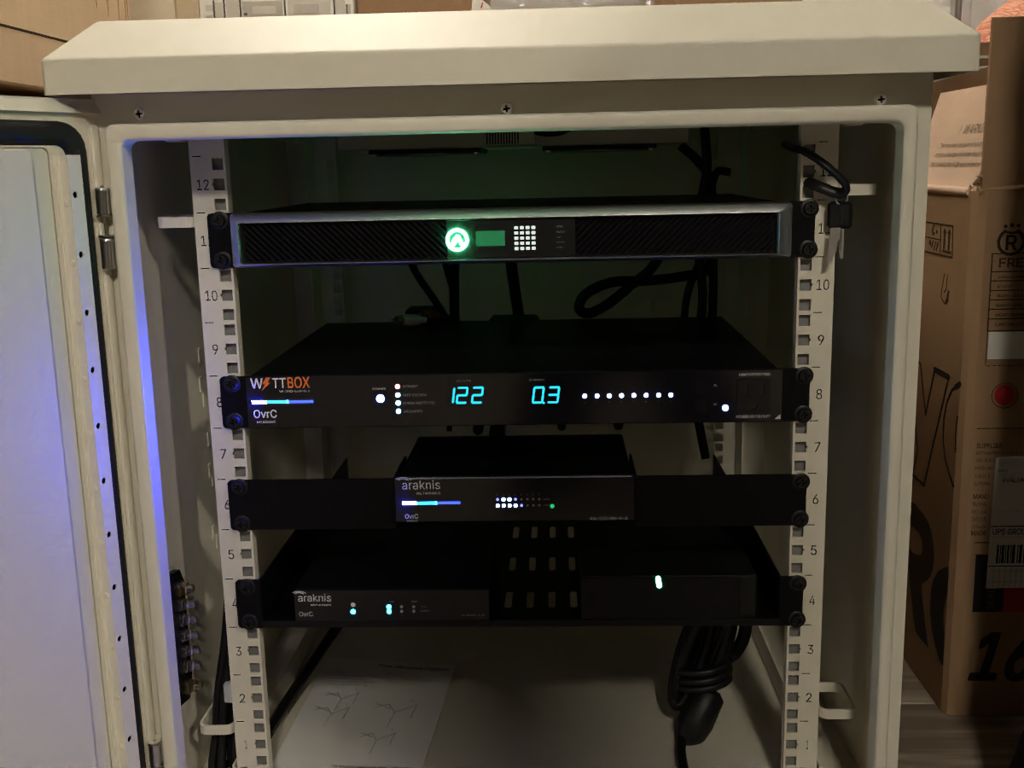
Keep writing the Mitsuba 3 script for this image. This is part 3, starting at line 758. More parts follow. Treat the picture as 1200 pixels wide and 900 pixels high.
for cx in (-0.0985, 0.0805):
    cy = 0.318
    g = put('fan_grille', cat([tube([(cx + r * math.cos(a), cy + r * math.sin(a), 0.5340) for a in np.linspace(0, 2 * math.pi, 24, endpoint=False)], 0.0011, 6, 2, True) for r in (0.022, 0.034, 0.046, 0.056)] +
                            [tube([(cx + 0.056 * math.cos(a), cy + 0.056 * math.sin(a), 0.5345), (cx - 0.056 * math.cos(a), cy - 0.056 * math.sin(a), 0.5345)], 0.0012, 6, 2) for a in (0.4, 1.97)]), 'steel', fu)
    put('fan_frame', ext_xy(Polygon(rrect(cx - 0.058, cx + 0.058, cy - 0.058, cy + 0.058, 0.004)).difference(Point(cx, cy).buffer(0.055, 16)), 0.5352, 0.5392), 'black_plastic', fu)
    for sx in (-1, 1):
        put('screw', lathe([(0.0035, 0), (0.0035, 0.002), (0.002, 0.0032)], (cx + sx * 0.0525, cy - 0.0525, 0.5352), (0, 0, -1), 14), 'chrome', g)

# ------------------------------------------------------------------ cables inside
CB = 'black_plastic'
def cable(label, P, r, parent=None, mat=CB, cat_='cable', group=None):
    t = thing('cable', label, cat_, group)
    put('jacket', tube(P, r, 10, 8), mat, t, smooth=60)
    return t
cable('thin black cable slanting down behind the left of the amplifier', [(-0.1235, 0.275, 0.447), (-0.118, 0.292, 0.414), (-0.099, 0.315, 0.376), (-0.082, 0.320, 0.345), (-0.074, 0.322, 0.325)], 0.0042)
c2 = cable('thick black cable hanging behind the amplifier, forked at its top', [(-0.0700, 0.285, 0.446), (-0.0755, 0.300, 0.412), (-0.0775, 0.312, 0.385), (-0.0785, 0.318, 0.355), (-0.078, 0.320, 0.325)], 0.0056)
put('branch', tube([(-0.0900, 0.285, 0.446), (-0.0835, 0.300, 0.412), (-0.0785, 0.310, 0.388)], 0.0036), CB, c2, smooth=60)
c3 = cable('single thick black cable hanging behind the middle of the amplifier', [(-0.0150, 0.285, 0.446), (-0.0135, 0.300, 0.414), (-0.0108, 0.312, 0.386), (-0.0075, 0.318, 0.357), (-0.006, 0.318, 0.330)], 0.0062)
put('plug', bx(-0.0400, 0.0150, 0.308, 0.330, 0.336, 0.3585, 0.004), CB, c3)
cable('looped black cable lying behind the amplifier on the right', [(0.1560, 0.300, 0.446), (0.1395, 0.315, 0.410), (0.1180, 0.330, 0.389), (0.0900, 0.330, 0.367), (0.0690, 0.325, 0.3585), (0.0590, 0.320, 0.3660), (0.0680, 0.320, 0.3815), (0.0960, 0.325, 0.3925), (0.1350, 0.330, 0.3930), (0.1750, 0.335, 0.3965), (0.2010, 0.340, 0.4030), (0.2090, 0.345, 0.430)], 0.0058)
cable('black cable bundled near the rear right rail, first strand', [(0.1950, 0.330, 0.560), (0.1985, 0.330, 0.515), (0.1935, 0.330, 0.480), (0.1915, 0.330, 0.420), (0.1955, 0.330, 0.370), (0.1880, 0.330, 0.300), (0.1900, 0.330, 0.250), (0.2010, 0.330, 0.190)], 0.0052)
cable('black cable bundled near the rear right rail, second strand', [(0.1700, 0.335, 0.538), (0.1900, 0.335, 0.520), (0.2040, 0.338, 0.495), (0.2065, 0.338, 0.430), (0.2080, 0.338, 0.370), (0.2020, 0.338, 0.260)], 0.0050)
cable('black cable bundled near the rear right rail, third strand', [(0.2260, 0.345, 0.508), (0.2110, 0.345, 0.508), (0.2040, 0.345, 0.480), (0.2000, 0.345, 0.430), (0.1800, 0.345, 0.372), (0.1760, 0.345, 0.300)], 0.0044)
cable('thin black cable under the left of the power conditioner', [(-0.0935, 0.30, 0.318), (-0.0925, 0.30, 0.290), (-0.0860, 0.30, 0.255), (-0.086, 0.29, 0.235)], 0.0030)
cable('bent black cable between power conditioner and switch', [(-0.0100, 0.302, 0.318), (-0.0300, 0.302, 0.292), (-0.0430, 0.285, 0.272), (-0.0480, 0.255, 0.262), (-0.048, 0.21, 0.255)], 0.0055)
cable('thick black cable above the middle of the switch', [(0.0080, 0.300, 0.322), (-0.0020, 0.300, 0.296), (-0.0260, 0.282, 0.272), (-0.0280, 0.24, 0.256), (-0.028, 0.20, 0.250)], 0.0085)
cable('reddish black cable above the right of the switch', [(0.0240, 0.302, 0.318), (0.0270, 0.302, 0.290), (0.0370, 0.290, 0.262), (0.038, 0.24, 0.250)], 0.0045, mat='rca_red' if False else CB)
cable('forked black cable above the right end of the switch', [(0.1060, 0.302, 0.318), (0.1030, 0.302, 0.285), (0.1000, 0.290, 0.260), (0.098, 0.25, 0.248)], 0.0052)
cable('black cable leaning from the left brace up behind the shelf', [(-0.2050, 0.235, 0.075), (-0.1880, 0.262, 0.058), (-0.2080, 0.262, 0.030), (-0.2300, 0.220, 0.004), (-0.2480, 0.130, -0.012), (-0.2530, 0.05, -0.016)], 0.0055)

# RCA connectors on the power conditioner
rc = thing('rca_lead', 'audio lead with a white and a red plug lying on the power conditioner', 'cable')
def rca(c, d, mat):
    d = np.asarray(d, float); d /= np.linalg.norm(d); c = np.asarray(c, float)
    k = put('plug', lathe([(0.0052, 0.0), (0.0062, 0.001), (0.0062, 0.014), (0.0054, 0.020), (0.0036, 0.021), (0.0036, 0.027)], c, -d, 16), mat, rc, smooth=40, label=('white' if mat == 'rca_white' else 'red') + ' round plug')
    put('contact', cat(lathe([(0.0050, -0.001), (0.0050, 0.007), (0.0042, 0.007), (0.0042, -0.0005)], c, d, 16)), 'steel', k, smooth=30)
    put('pin', lathe([(0.0014, 0), (0.0014, 0.011), (0.0008, 0.012)], c, d, 10), 'chrome', k)
    return c - d * 0.026
e1 = rca((-0.1285, 0.262, 0.3635), (-0.83, -0.52, 0.10), 'rca_white')
e2 = rca((-0.1060, 0.285, 0.3650), (-0.55, -0.78, 0.25), 'rca_red')
put('jacket', tube([e1, e1 + np.array([0.012, 0.010, -0.0015]), (-0.085, 0.300, 0.3588), (-0.080, 0.318, 0.350), (-0.080, 0.322, 0.325)], 0.0026), CB, rc, smooth=60)
put('jacket', tube([e2, e2 + np.array([0.006, 0.012, -0.001]), (-0.088, 0.322, 0.350), (-0.088, 0.324, 0.325)], 0.0026), CB, rc, smooth=60)
ad = thing('cable_adapter', 'small black box adapter behind the white and red plugs', 'adapter')
put('shell', bx(-0.131, -0.098, 0.300, 0.330, 0.3556, 0.3700, 0.003), CB, ad)
put('cord', tube([(-0.100, 0.318, 0.362), (-0.092, 0.322, 0.357), (-0.090, 0.330, 0.335)], 0.0028), CB, ad, smooth=60)

# black strap and key at the right rail
ks = thing('cable_strap', 'black looped strap through the right rack rail near its top', 'strap')
put('band', tube([(0.2190, 0.020, 0.5320), (0.2215, 0.004, 0.5290), (0.2265, -0.012, 0.5265), (0.2400, -0.020, 0.5165), (0.2540, -0.022, 0.5035), (0.2570, -0.020, 0.4965), (0.2520, -0.014, 0.4945), (0.2400, -0.010, 0.4990), (0.2330, 0.000, 0.5030), (0.2310, 0.010, 0.5045)], 0.0028, 10, 8, flat=(0.0046, 0.0030)), CB, ks, smooth=40)
ky = thing('cabinet_key', 'steel key with a square black plastic head hanging by the right rail', 'key')
put('head', turn(bx(-0.0095, 0.0095, -0.0028, 0.0028, -0.0105, 0.0105, 0.0025), lambda v: v @ np.array([[0.93, -0.36, 0], [0.36, 0.93, 0], [0, 0, 1.0]]) + np.array([0.2552, -0.012, 0.4775])), CB, ky)
put('ring', tube([(0.2555 + 0.0045 * math.cos(a), -0.0135, 0.4905 + 0.0050 * math.sin(a)) for a in np.linspace(0, 2 * math.pi, 10, endpoint=False)], 0.0007, 6, 4, True), 'steel', ky)
bl = Polygon([(0.2478, 0.4680), (0.2552, 0.4680), (0.2545, 0.4590), (0.2530, 0.4570), (0.2525, 0.4500), (0.2505, 0.4470), (0.2500, 0.4425), (0.2455, 0.4415), (0.2462, 0.4500), (0.2470, 0.4580)])
put('blade', ext_xz(bl, -0.0165, -0.0145), 'steel', ky)
k2 = thing('cabinet_key', 'second key hanging edge-on beside the first key at the right rail', 'key')
put('blade', ext_yz(Polygon([(-0.013, 0.4685), (-0.006, 0.4685), (-0.006, 0.452), (-0.009, 0.4440), (-0.013, 0.4440)]), 0.2568, 0.2586), 'steel', k2)
put('head', bx(0.2530, 0.2620, -0.0155, -0.0035, 0.4680, 0.4850, 0.002), CB, k2)

# bundled power cord hanging below the shelf
pc = thing('power_cable', 'bundled black power cable with a plug hanging below the shelf on the right', 'cable')
coil = []
for k in range(7):
    a = k * 0.9; sp_ = 0.004 * (k - 3)
    coil.append(tube([(0.172 + sp_ * 0.8 + 0.012 * math.cos(t) * (1 + 0.1 * math.sin(a)) + 0.016 * math.sin(t), 0.120 + 0.010 * math.sin(t + a), 0.062 + 0.052 * math.sin(t) - 0.003 * abs(k - 3)) for t in np.linspace(0, 2 * math.pi, 12, endpoint=False)], 0.0052, 9, 6, True))
put('coil', cat(coil), CB, pc, smooth=60)
put('loop', tube([(0.176, 0.135, 0.1300), (0.196, 0.135, 0.118), (0.214, 0.130, 0.085), (0.208, 0.125, 0.055), (0.186, 0.120, 0.038), (0.168, 0.118, 0.030)], 0.0062), CB, pc, smooth=60)
put('tie', cat([tube([(0.171 + 0.026 * math.cos(t), 0.118 + 0.020 * math.sin(t), z + 0.004 * math.cos(t)) for t in np.linspace(0, 2 * math.pi, 14, endpoint=False)], 0.004, 8, 4, True) for z in (0.0415, 0.0325, 0.0245)]), CB, pc, smooth=60)
pm_ = lathe([(0.010, 0.0), (0.0165, 0.006), (0.0170, 0.020), (0.0175, 0.034), (0.0150, 0.048), (0.0095, 0.060), (0.0075, 0.070), (0.0052, 0.078)], (0.1790, 0.112, 0.0180), (-0.30, -0.24, -0.52), 18)
put('plug', pm_, CB, pc, smooth=50)
put('cord', tube([(0.1475, 0.086, -0.0215), (0.1440, 0.050, -0.0205), (0.1440, -0.02, -0.0195), (0.146, -0.038, -0.0195)], 0.0052), CB, pc, smooth=60)

# bundle of cables on the left below the ring
for i, (dx_, dy_) in enumerate(((0, 0), (0.0085, 0.006), (-0.0075, 0.004), (0.004, 0.014), (-0.004, 0.017), (0.010, 0.017))):
    t = thing('network_cable', 'short dark cable ending in a clear connector above the lower left cable ring' if i == 1 else 'dark cable in the bundle hanging through the lower left cable ring', 'cable', 'cables in the lower left ring')
    top = (-0.2560 + dx_ * 0.6, 0.024 + dy_, 0.150) if i != 1 else (-0.2620 + dx_ * 0.3, 0.016, 0.088)
    put('jacket', tube([top, (-0.2600 + dx_ * 0.8, 0.022 + dy_, 0.110 if i != 1 else 0.072), (-0.2690 + dx_, 0.020 + dy_, 0.055), (-0.2720 + dx_, 0.018 + dy_, 0.022), (-0.2740 + dx_ * 1.3, 0.012 + dy_, -0.010), (-0.268 + dx_ * 1.3, 0.020 + dy_, -0.019)], 0.0040), CB, t, smooth=60)
    if i == 1:
        put('connector', bx(-0.2665, -0.2545, 0.011, 0.021, 0.0560, 0.0740, 0.001), 'clear_plastic', t, label='clear plastic network connector')

# instruction sheet on the cabinet floor
ps = thing('instruction_sheet', 'printed instruction sheet lying on the cabinet floor', 'paper')
P0 = np.array([-0.2395, 0.0100, -0.0235]); PA = np.array([0.1436, -0.0006, 0]); PA = PA / np.linalg.norm(PA)
def sheet():
    C4 = np.array([(-0.2395, 0.000), (-0.0985, -0.008), (-0.0833, 0.2452), (-0.2303, 0.2675)])
    n, m_ = 13, 19
    V = []
    for j in range(m_):
        for i in range(n):
            a, b = i / (n - 1), j / (m_ - 1)
            q = (C4[0] * (1 - a) + C4[1] * a) * (1 - b) + (C4[3] * (1 - a) + C4[2] * a) * b
            z = -0.0244 + 0.0022 * b ** 6 + 0.0008 * math.sin(a * 5 + b * 3) ** 2 + 0.0016 * (a > 0.5) * (a - 0.5) ** 2
            V.append((q[0], q[1], z))
    F = [(j * n + i, j * n + i + 1, (j + 1) * n + i + 1) for j in range(m_ - 1) for i in range(n - 1)] + [(j * n + i, (j + 1) * n + i + 1, (j + 1) * n + i) for j in range(m_ - 1) for i in range(n - 1)]
    V = np.array(V); F = np.array(F)
    N = len(V)
    return trimesh.Trimesh(np.vstack([V, V - [0, 0, 0.0002]]), np.vstack([F, F[:, ::-1] + N]), process=False)
put('sheet', sheet(), 'paper', ps, smooth=60)
def on_sheet(a, b, lift=0.0003):
    C4 = np.array([(-0.2395, 0.000), (-0.0985, -0.008), (-0.0833, 0.2452), (-0.2303, 0.2675)])
    a = np.asarray(a, float); b = np.asarray(b, float)
    q = (C4[0] * (1 - a)[..., None] + C4[1] * a[..., None]) * (1 - b)[..., None] + (C4[3] * (1 - a)[..., None] + C4[2] * a[..., None]) * b[..., None]
    z = -0.0244 + 0.0022 * b ** 6 + 0.0008 * np.sin(a * 5 + b * 3) ** 2 + 0.0016 * (a > 0.5) * (a - 0.5) ** 2 + lift
    return np.concatenate([q, z[..., None]], -1)
def sheet_text(t, a, b, h, w, bold=False, slant=0.0):
    tri = text_flat(t, h, w, slant, bold)
    p = on_sheet(a + tri[:, :, 0], b + tri[:, :, 1])
    return trimesh.Trimesh(p.reshape(-1, 3), np.arange(len(p) * 3).reshape(-1, 3), process=False)
def sheet_line(pts, w=0.006):
    g = LineString(pts).buffer(w / 2, 2)
    ms = ext(g, 0.001); v = np.array(ms.vertices)
    return trimesh.Trimesh(on_sheet(v[:, 0], v[:, 1], 0.0003), ms.faces, process=False)
put('heading', cat(sheet_text('Pole-Mounted Outdoor', 0.42, 0.945, 0.020, 0.54, True, 0.2), sheet_text('For mounting heights less than 7\' above ground', 0.40, 0.170, 0.014, 0.57, True, 0.2), sheet_text('it is recommended to', 0.40, 0.145, 0.012, 0.25, False, 0.2)), 'print_black', ps)
body_t = [sheet_text(t, 0.10, b, 0.012, w) for t, b, w in (('Step 1:', 0.875, 0.09), ('Attach the bracket to the surface', 0.848, 0.36), ('Insert the plate and tighten all', 0.823, 0.30), ('screws until firm, then route the', 0.798, 0.34), ('cable through the opening', 0.773, 0.30))]
body_t += [sheet_text(t, 0.50, b, 0.011, w) for t, b, w in (('Step 2:', 0.890, 0.07), ('Slide the housing onto the plate', 0.870, 0.28), ('and lock it with the set screw', 0.850, 0.36))]
for ox, oy, sc in ((0.22, 0.68, 1.0), (0.20, 0.56, 1.0), (0.64, 0.60, 1.25), (0.60, 0.38, 1.0)):
    for pp in ([(0, 0), (0.08, 0.03), (0.13, -0.02), (0.24, 0.04)], [(0.0, 0.03), (0.10, 0.0)], [(0.13, -0.02), (0.12, -0.11)], [(0.24, 0.04), (0.23, -0.05)], [(0.2, 0.07), (0.215, 0.055)]):
        body_t.append(sheet_line([(ox + (x - 0.1) * sc, oy + z_ * sc) for x, z_ in pp], 0.004))
put('printed_text', cat(body_t), 'print_grey', ps)

# ------------------------------------------------------------------ boxes around the cabinet
def carton(label, x0, x1, y0, y1, z0, z1, mat, c=0.002, category='box'):
    t = thing('cardboard_box', label, category)
    put('shell', bx(x0, x1, y0, y1, z0, z1, c), mat, t)
    return t
lb = carton('large pale cardboard box on the left, above the open door', -0.95, -0.45, -0.02, 0.417, 0.602, 1.02, 'cardboard_pale')
sd = lambda pts, x, w: ext_yz(LineString(pts).buffer(w, 2), x - 0.0001, x + 0.0006)
put('flap_edge', sd([(-0.02, 0.6525), (0.405, 0.6512)], -0.45, 0.0011), 'print_brown', lb, label='dark gap between the box flaps')
drips = []
for yy, za, zb in ((0.292, 0.700, 0.78), (0.322, 0.695, 0.78), (0.352, 0.690, 0.78), (0.382, 0.688, 0.78), (0.402, 0.685, 0.78), (0.408, 0.690, 0.78)):
    drips.append(ext_yz(Polygon([(yy - 0.0016, zb), (yy, za), (yy + 0.0022, zb)]), -0.4500, -0.4494))
put('stain', cat(drips), 'cardboard_kraft', lb, label='darker drip shaped stains')
carton('flat brown cardboard box under the large pale box on the left', -0.94, -0.462, -0.01, 0.50, 0.40, 0.5935, 'cardboard_kraft')
carton('brown cardboard box at the bottom of the stack on the left', -0.93, -0.48, -0.0, 0.52, FZ, 0.40, 'cardboard_kraft')
# behind the cabinet
carton('tall brown cardboard box directly behind the cabinet', -0.56, 0.46, 0.60, 0.98, FZ, 0.695, 'cardboard_kraft')
t = carton('pale beige box behind the roof, at the left of the white printed carton', -0.60, -0.4762, 0.655, 0.85, 0.695, 1.05, 'carton_beige')
t = carton('tan box between the beige box and the white printed carton', -0.4758, -0.4440, 0.65, 0.85, 0.695, 1.03, 'carton_tan')
wc = thing('printed_carton', 'white carton printed with pictures of grey devices behind the roof', 'box')
put('shell', bx(-0.4430, -0.2330, 0.65, 0.82, 0.695, 0.760, 0.0015), 'carton_white', wc)
ph = []
dev = thing
for a, b, c_, d_, mt in ((-0.4350, -0.4255, 0.722, 0.7295, 'photo_mid'), (-0.4340, -0.4240, 0.735, 0.7425, 'photo_mid'), (-0.4225, -0.4110, 0.718, 0.7455, 'photo_mid'), (-0.4060, -0.3885, 0.718, 0.748, 'photo_mid'), (-0.3840, -0.3290, 0.715, 0.7455, 'photo_grey'), (-0.3220, -0.2640, 0.716, 0.7480, 'photo_mid'), (-0.2590, -0.2440, 0.716, 0.752, 'photo_mid'), (-0.2425, -0.2370, 0.716, 0.738, 'photo_grey')):
    put('printed_picture', bx(a, b, 0.6494, 0.6502, c_, d_, 0.0003), mt, wc)
for a, b, c_, d_, mt in ((-0.3705, -0.3380, 0.7285, 0.7385, 'photo_mid'), (-0.3140, -0.2800, 0.7275, 0.7400, 'photo_grey'), (-0.3820, -0.3775, 0.7275, 0.7305, 'photo_dark')):
    put('printed_picture', bx(a, b, 0.6488, 0.6495, c_, d_, 0.0003), mt, wc)
edge = [bx(a, a + 0.0022, 0.6486, 0.6494, c_, d_) for a, c_, d_ in ((-0.4235, 0.715, 0.748), (-0.4095, 0.715, 0.748), (-0.3875, 0.715, 0.75), (-0.3270, 0.715, 0.748), (-0.2600, 0.716, 0.752), (-0.2430, 0.716, 0.738))]
put('printed_outline', cat(edge), 'photo_dark', wc)
carton('brown cardboard box behind the middle of the roof', -0.2300, -0.0600, 0.66, 0.85, 0.695, 0.90, 'cardboard_kraft')
bg = thing('plastic_bag', 'clear plastic bag around a grey box behind the roof', 'bag')
def bagmesh():
    m = bx(-0.054, 0.170, 0.645, 0.80, 0.697, 0.7420, 0.006); m = m.subdivide().subdivide().subdivide().subdivide()
    v = np.array(m.vertices)
    nse = meshkit.fbm(v * 38, 3, 5) - 0.5
    v = v + np.stack([nse * 0.004, nse * 0.010, nse * 0.012], 1)
    return trimesh.Trimesh(v, m.faces, process=False)
scene['film_clear'] = {'type': 'thindielectric', 'int_ior': 1.38, 'specular_transmittance': 0.82}
put('film', bagmesh(), 'film_clear', bg, smooth=60)
put('grey_box', bx(-0.044, 0.160, 0.668, 0.79, 0.697, 0.7285, 0.002), 'grey_box', bg)
put('grey_box', bx(0.066, 0.078, 0.664, 0.668, 0.699, 0.7285, 0.0005), 'label_white', bg, label='white label on the grey box')
tg = put('tag', ext_xz(Polygon([(-0.0745, 0.7120), (-0.0470, 0.7235), (-0.0500, 0.7300), (-0.0650, 0.7420), (-0.0720, 0.7400)]), 0.6380, 0.6388), 'label_white', bg, label='white label with a red stroke')
put('stroke', ext_xz(Polygon([(-0.0612, 0.7260), (-0.0596, 0.7266), (-0.0578, 0.7330), (-0.0594, 0.7330)]), 0.6372, 0.6380), 'print_red', tg)
carton('brown cardboard box behind the right part of the roof', 0.1760, 0.3640, 0.65, 0.84, 0.695, 0.86, 'cardboard_kraft')

# large bicycle carton on the right
bc = thing('bicycle_box', 'large brown printed cardboard box standing open at the right of the cabinet', 'box')
KX, KY, KZ = 0.4650, 0.2750, 0.4840
put('shell', cat(hullm([(x, yy, z) for z in (FZ + 0.001, KZ) for x, yy in ((KX, KY + 0.012), (KX + 0.004, KY + 0.004), (KX + 0.012, KY), (1.15, KY), (1.15, 0.52), (KX, 0.52))])), 'cardboard_kraft', bc)
def fold(m):
    return m
put('flap', hullm([(KX + 0.006, KY + 0.002, KZ - 0.002), (1.15, KY + 0.002, KZ - 0.002), (KX + 0.006, KY + 0.007, KZ), (1.15, KY + 0.007, KZ), (KX + 0.005, KY - 0.004, 0.6535), (1.15, KY - 0.004, 0.6560), (KX + 0.005, KY + 0.001, 0.6545), (1.15, KY + 0.001, 0.6565)]), 'cardboard_kraft', bc, label='front flap standing up')
lf = [(KX + 0.001, KY + 0.014, KZ - 0.001), (KX + 0.001, 0.50, KZ - 0.001), (KX + 0.048, 0.36 - 0.052, 0.5965), (KX + 0.050, 0.545, 0.5970)]
fl_ = put('flap', hullm(lf + [(x + 0.005, yy, z - 0.002) for x, yy, z in lf]), 'cardboard_lit', bc, label='side flap coloured lighter to look lit, with faded warning print')
put('fold_roll', tube([(KX + 0.004, KY + 0.006, KZ), (0.6, KY + 0.001, KZ + 0.003), (0.9, KY + 0.001, KZ + 0.002), (1.14, KY + 0.001, KZ)], 0.0050, 8, 6), 'cardboard_kraft', bc, smooth=60)
put('fold_roll', tube([(KX + 0.002, KY + 0.020, KZ - 0.001), (KX + 0.001, 0.40, KZ), (KX + 0.002, 0.51, KZ)], 0.0048, 8, 6), 'cardboard_lit', bc, smooth=60)
# torn corner
put('torn_edge', cat([hullm(np.array([(KX + 0.006, KY + 0.030 - 0.004 * i, KZ - 0.004 + 0.003 * i)] * 6) + nrg.normal(0, 0.0035, (6, 3))) for i in range(7)]), 'cardboard_kraft', bc)
# text on the flap that is coloured as lit
def flap_pt(a, b, off=0.0006):
    o = np.array([KX + 0.001, KY + 0.014, KZ - 0.001]); far = np.array([KX + 0.001, 0.50, KZ - 0.001]); top = np.array([KX + 0.049, 0.36, 0.5967])
    e1 = far - o; e1 /= np.linalg.norm(e1); e2 = top - np.array([KX + 0.001, 0.36, KZ - 0.001]); e2 /= np.linalg.norm(e2)
    nrm = np.cross(e2, e1); nrm /= np.linalg.norm(nrm); nrm = nrm if nrm[0] < 0 else -nrm
    return o, e1, e2, nrm * off
def flap_text(t, ystart, b, h, w, slant=0.25, bold=False):
    o, e1, e2, nn = flap_pt(0, 0)
    tri = text_flat(t, h, w, slant, bold)
    return flat_tris(tri, o + nn + e1 * (ystart - o[1]) + e2 * b, -e1, e2)
put('printed_warning', cat(flap_text('WARNING', 0.398, 0.066, 0.0105, 0.082, 0.35, True), flap_text('The maximum product of safety you', 0.452, 0.050, 0.0060, 0.150), flap_text('must understand in time that this', 0.452, 0.039, 0.0060, 0.150),
                           flap_text('for a suitable fully experience', 0.452, 0.0275, 0.0060, 0.150), sd([], 0, 0) if False else flap_text('!', 0.410, 0.066, 0.010, 0.002)), 'print_faded', fl_)
# print on the left face
def lface(p):
    return ext_yz(p, KX - 0.0005, KX + 0.0002)
Rp = Polygon([(0.43, 0.1055), (0.4044, 0.1077), (0.379, 0.1053), (0.3602, 0.101), (0.3471, 0.093), (0.3378, 0.0797), (0.3341, 0.0656), (0.3375, 0.0507), (0.3446, 0.0396), (0.355, 0.0302), (0.3718, 0.0203), (0.3663, 0.0052), (0.3537, -0.0164), (0.3435, -0.0334), (0.3371, -0.0455), (0.3521, -0.046), (0.3804, -0.0457), (0.392, -0.0331), (0.4013, -0.0148), (0.4108, 0.0036), (0.4187, 0.0227), (0.4192, 0.047), (0.4075, 0.0458), (0.3889, 0.0494), (0.3772, 0.0548), (0.3744, 0.0665), (0.3786, 0.0735), (0.3902, 0.078), (0.4093, 0.0779), (0.4267, 0.0742)]).buffer(0)
Cp = Polygon([(0.2969, 0.0699), (0.2900, 0.0729), (0.2880, 0.0700), (0.2880, 0.047), (0.2890, 0.0404), (0.2930, 0.028), (0.2950, 0.0149), (0.2920, 0.0012), (0.2890, -0.005), (0.2880, -0.0083), (0.2880, -0.0397), (0.2890, -0.0451), (0.2968, -0.0434), (0.3158, -0.0313), (0.3298, -0.0165), (0.3371, 0.0015), (0.3377, 0.0244), (0.3329, 0.04), (0.3184, 0.0571)]).buffer(0)
put('printed_letter', lface(Rp), 'print_black', bc, label='large black printed letter R')
put('printed_letter', lface(Cp), 'print_black', bc, label='large black printed letter C')
Vl = LineString([(0.425, 0.2799), (0.4157, 0.2795), (0.3885, 0.2235), (0.3669, 0.2815), (0.3213, 0.2814), (0.3813, 0.1393), (0.4224, 0.141), (0.4089, 0.1768), (0.4221, 0.2009), (0.4304, 0.2127)]).buffer(0.0016, 2)
Vl = Vl.union(LineString([(0.3669, 0.2815), (0.3213, 0.2814)]).buffer(0.0032, 2))
C2 = LineString([(0.2875, 0.2805), (0.3089, 0.2696), (0.3222, 0.2533), (0.3285, 0.2334), (0.3273, 0.2092), (0.3173, 0.1892), (0.2986, 0.1729), (0.2880, 0.1665)]).buffer(0.0016, 2).union(LineString([(0.2875, 0.2805), (0.3000, 0.2745)]).buffer(0.003, 2))
C3 = LineString([(0.2885, 0.2444), (0.2905, 0.233), (0.291, 0.2232), (0.2890, 0.2128), (0.2880, 0.2056)]).buffer(0.0013, 2)
put('printed_outline', lface(Vl), 'print_black', bc, label='outlined letter V in black')
put('printed_outline', lface(unary_union([C2, C3])), 'print_black', bc, label='outlined letter C in black')
ic = [LineString([(0.45, 0.4455), (0.3346, 0.4457), (0.3317, 0.4118), (0.45, 0.4118)]).buffer(0.0009, 2), LineString([(0.3719, 0.4455), (0.3694, 0.4124)]).buffer(0.0007, 2), LineString([(0.3694, 0.4285), (0.45, 0.4285)]).buffer(0.0006, 2)]
for yy in (0.3586, 0.3440):
    ic += [LineString([(yy, 0.4385), (yy, 0.4208)]).buffer(0.0024, 2), Polygon([(yy - 0.0055, 0.4370), (yy + 0.0055, 0.4370), (yy, 0.4420)])]
ic += [LineString([(0.3619, 0.4168), (0.3378, 0.4168)]).buffer(0.0014, 2), LineString([(0.395, 0.443), (0.399, 0.438), (0.396, 0.433), (0.392, 0.4345)]).buffer(0.0012, 2), Point(0.3835, 0.4365).buffer(0.0022, 4), Point(0.405, 0.423).buffer(0.003, 4),
       LineString([(0.395, 0.425), (0.399, 0.419)]).buffer(0.0012, 2), LineString([(0.386, 0.425), (0.391, 0.416)]).buffer(0.0008, 2), LineString([(0.378, 0.425), (0.383, 0.416)]).buffer(0.0012, 2)]
put('printed_symbols', lface(unary_union(ic)), 'print_brown', bc, label='printed handling symbols with two up arrows')
hd = [LineString([(0.352, 0.392), (0.3585, 0.3735), (0.3590, 0.366), (0.350, 0.3605), (0.342, 0.3598), (0.336, 0.366)]).buffer(0.0006, 2), LineString([(0.343, 0.392), (0.344, 0.376), (0.350, 0.372)]).buffer(0.0006, 2), Polygon([(0.345, 0.361), (0.338, 0.363), (0.334, 0.374), (0.338, 0.376), (0.341, 0.368)])]
put('printed_hand', lface(unary_union(hd)), 'print_brown', bc)
# print on the front face
def fface(p):
    return ext_xz(p, KY - 0.0005, KY + 0.0002)
def ftext(t, x, z, h, w=None, slant=0.0, bold=False):
    return text_front(t, x, z, h, KY - 0.0006, w, slant, bold)
lg = Point(0.5035, 0.4320).buffer(0.0142, 24).difference(Point(0.5035, 0.4320).buffer(0.0112, 24)).difference(sbox(0.4975, 0.4425, 0.5095, 0.4480))
lg = unary_union([lg, LineString([(0.4965, 0.4435), (0.4990, 0.4420), (0.5035, 0.4412), (0.5080, 0.4420), (0.5105, 0.4435)]).buffer(0.0012, 3), Point(0.4970, 0.4480).buffer(0.0018, 6), Point(0.5035, 0.4492).buffer(0.0020, 6), Point(0.5100, 0.4486).buffer(0.0018, 6)])
put('printed_logo', cat(fface(lg), ftext('R', 0.4980, 0.4240, 0.0150, 0.0115, 0.0, True)), 'print_black', bc, label='ring shaped printed logo with a letter R and crown dots')
tb = []
for zz in (0.4202, 0.4015, 0.3920, 0.3820, 0.3722, 0.3624, 0.3522, 0.3395):
    tb.append(sbox(0.4850, zz - 0.0006, 0.70, zz + 0.0006))
tb.append(sbox(0.4847, 0.3390, 0.4860, 0.4208))
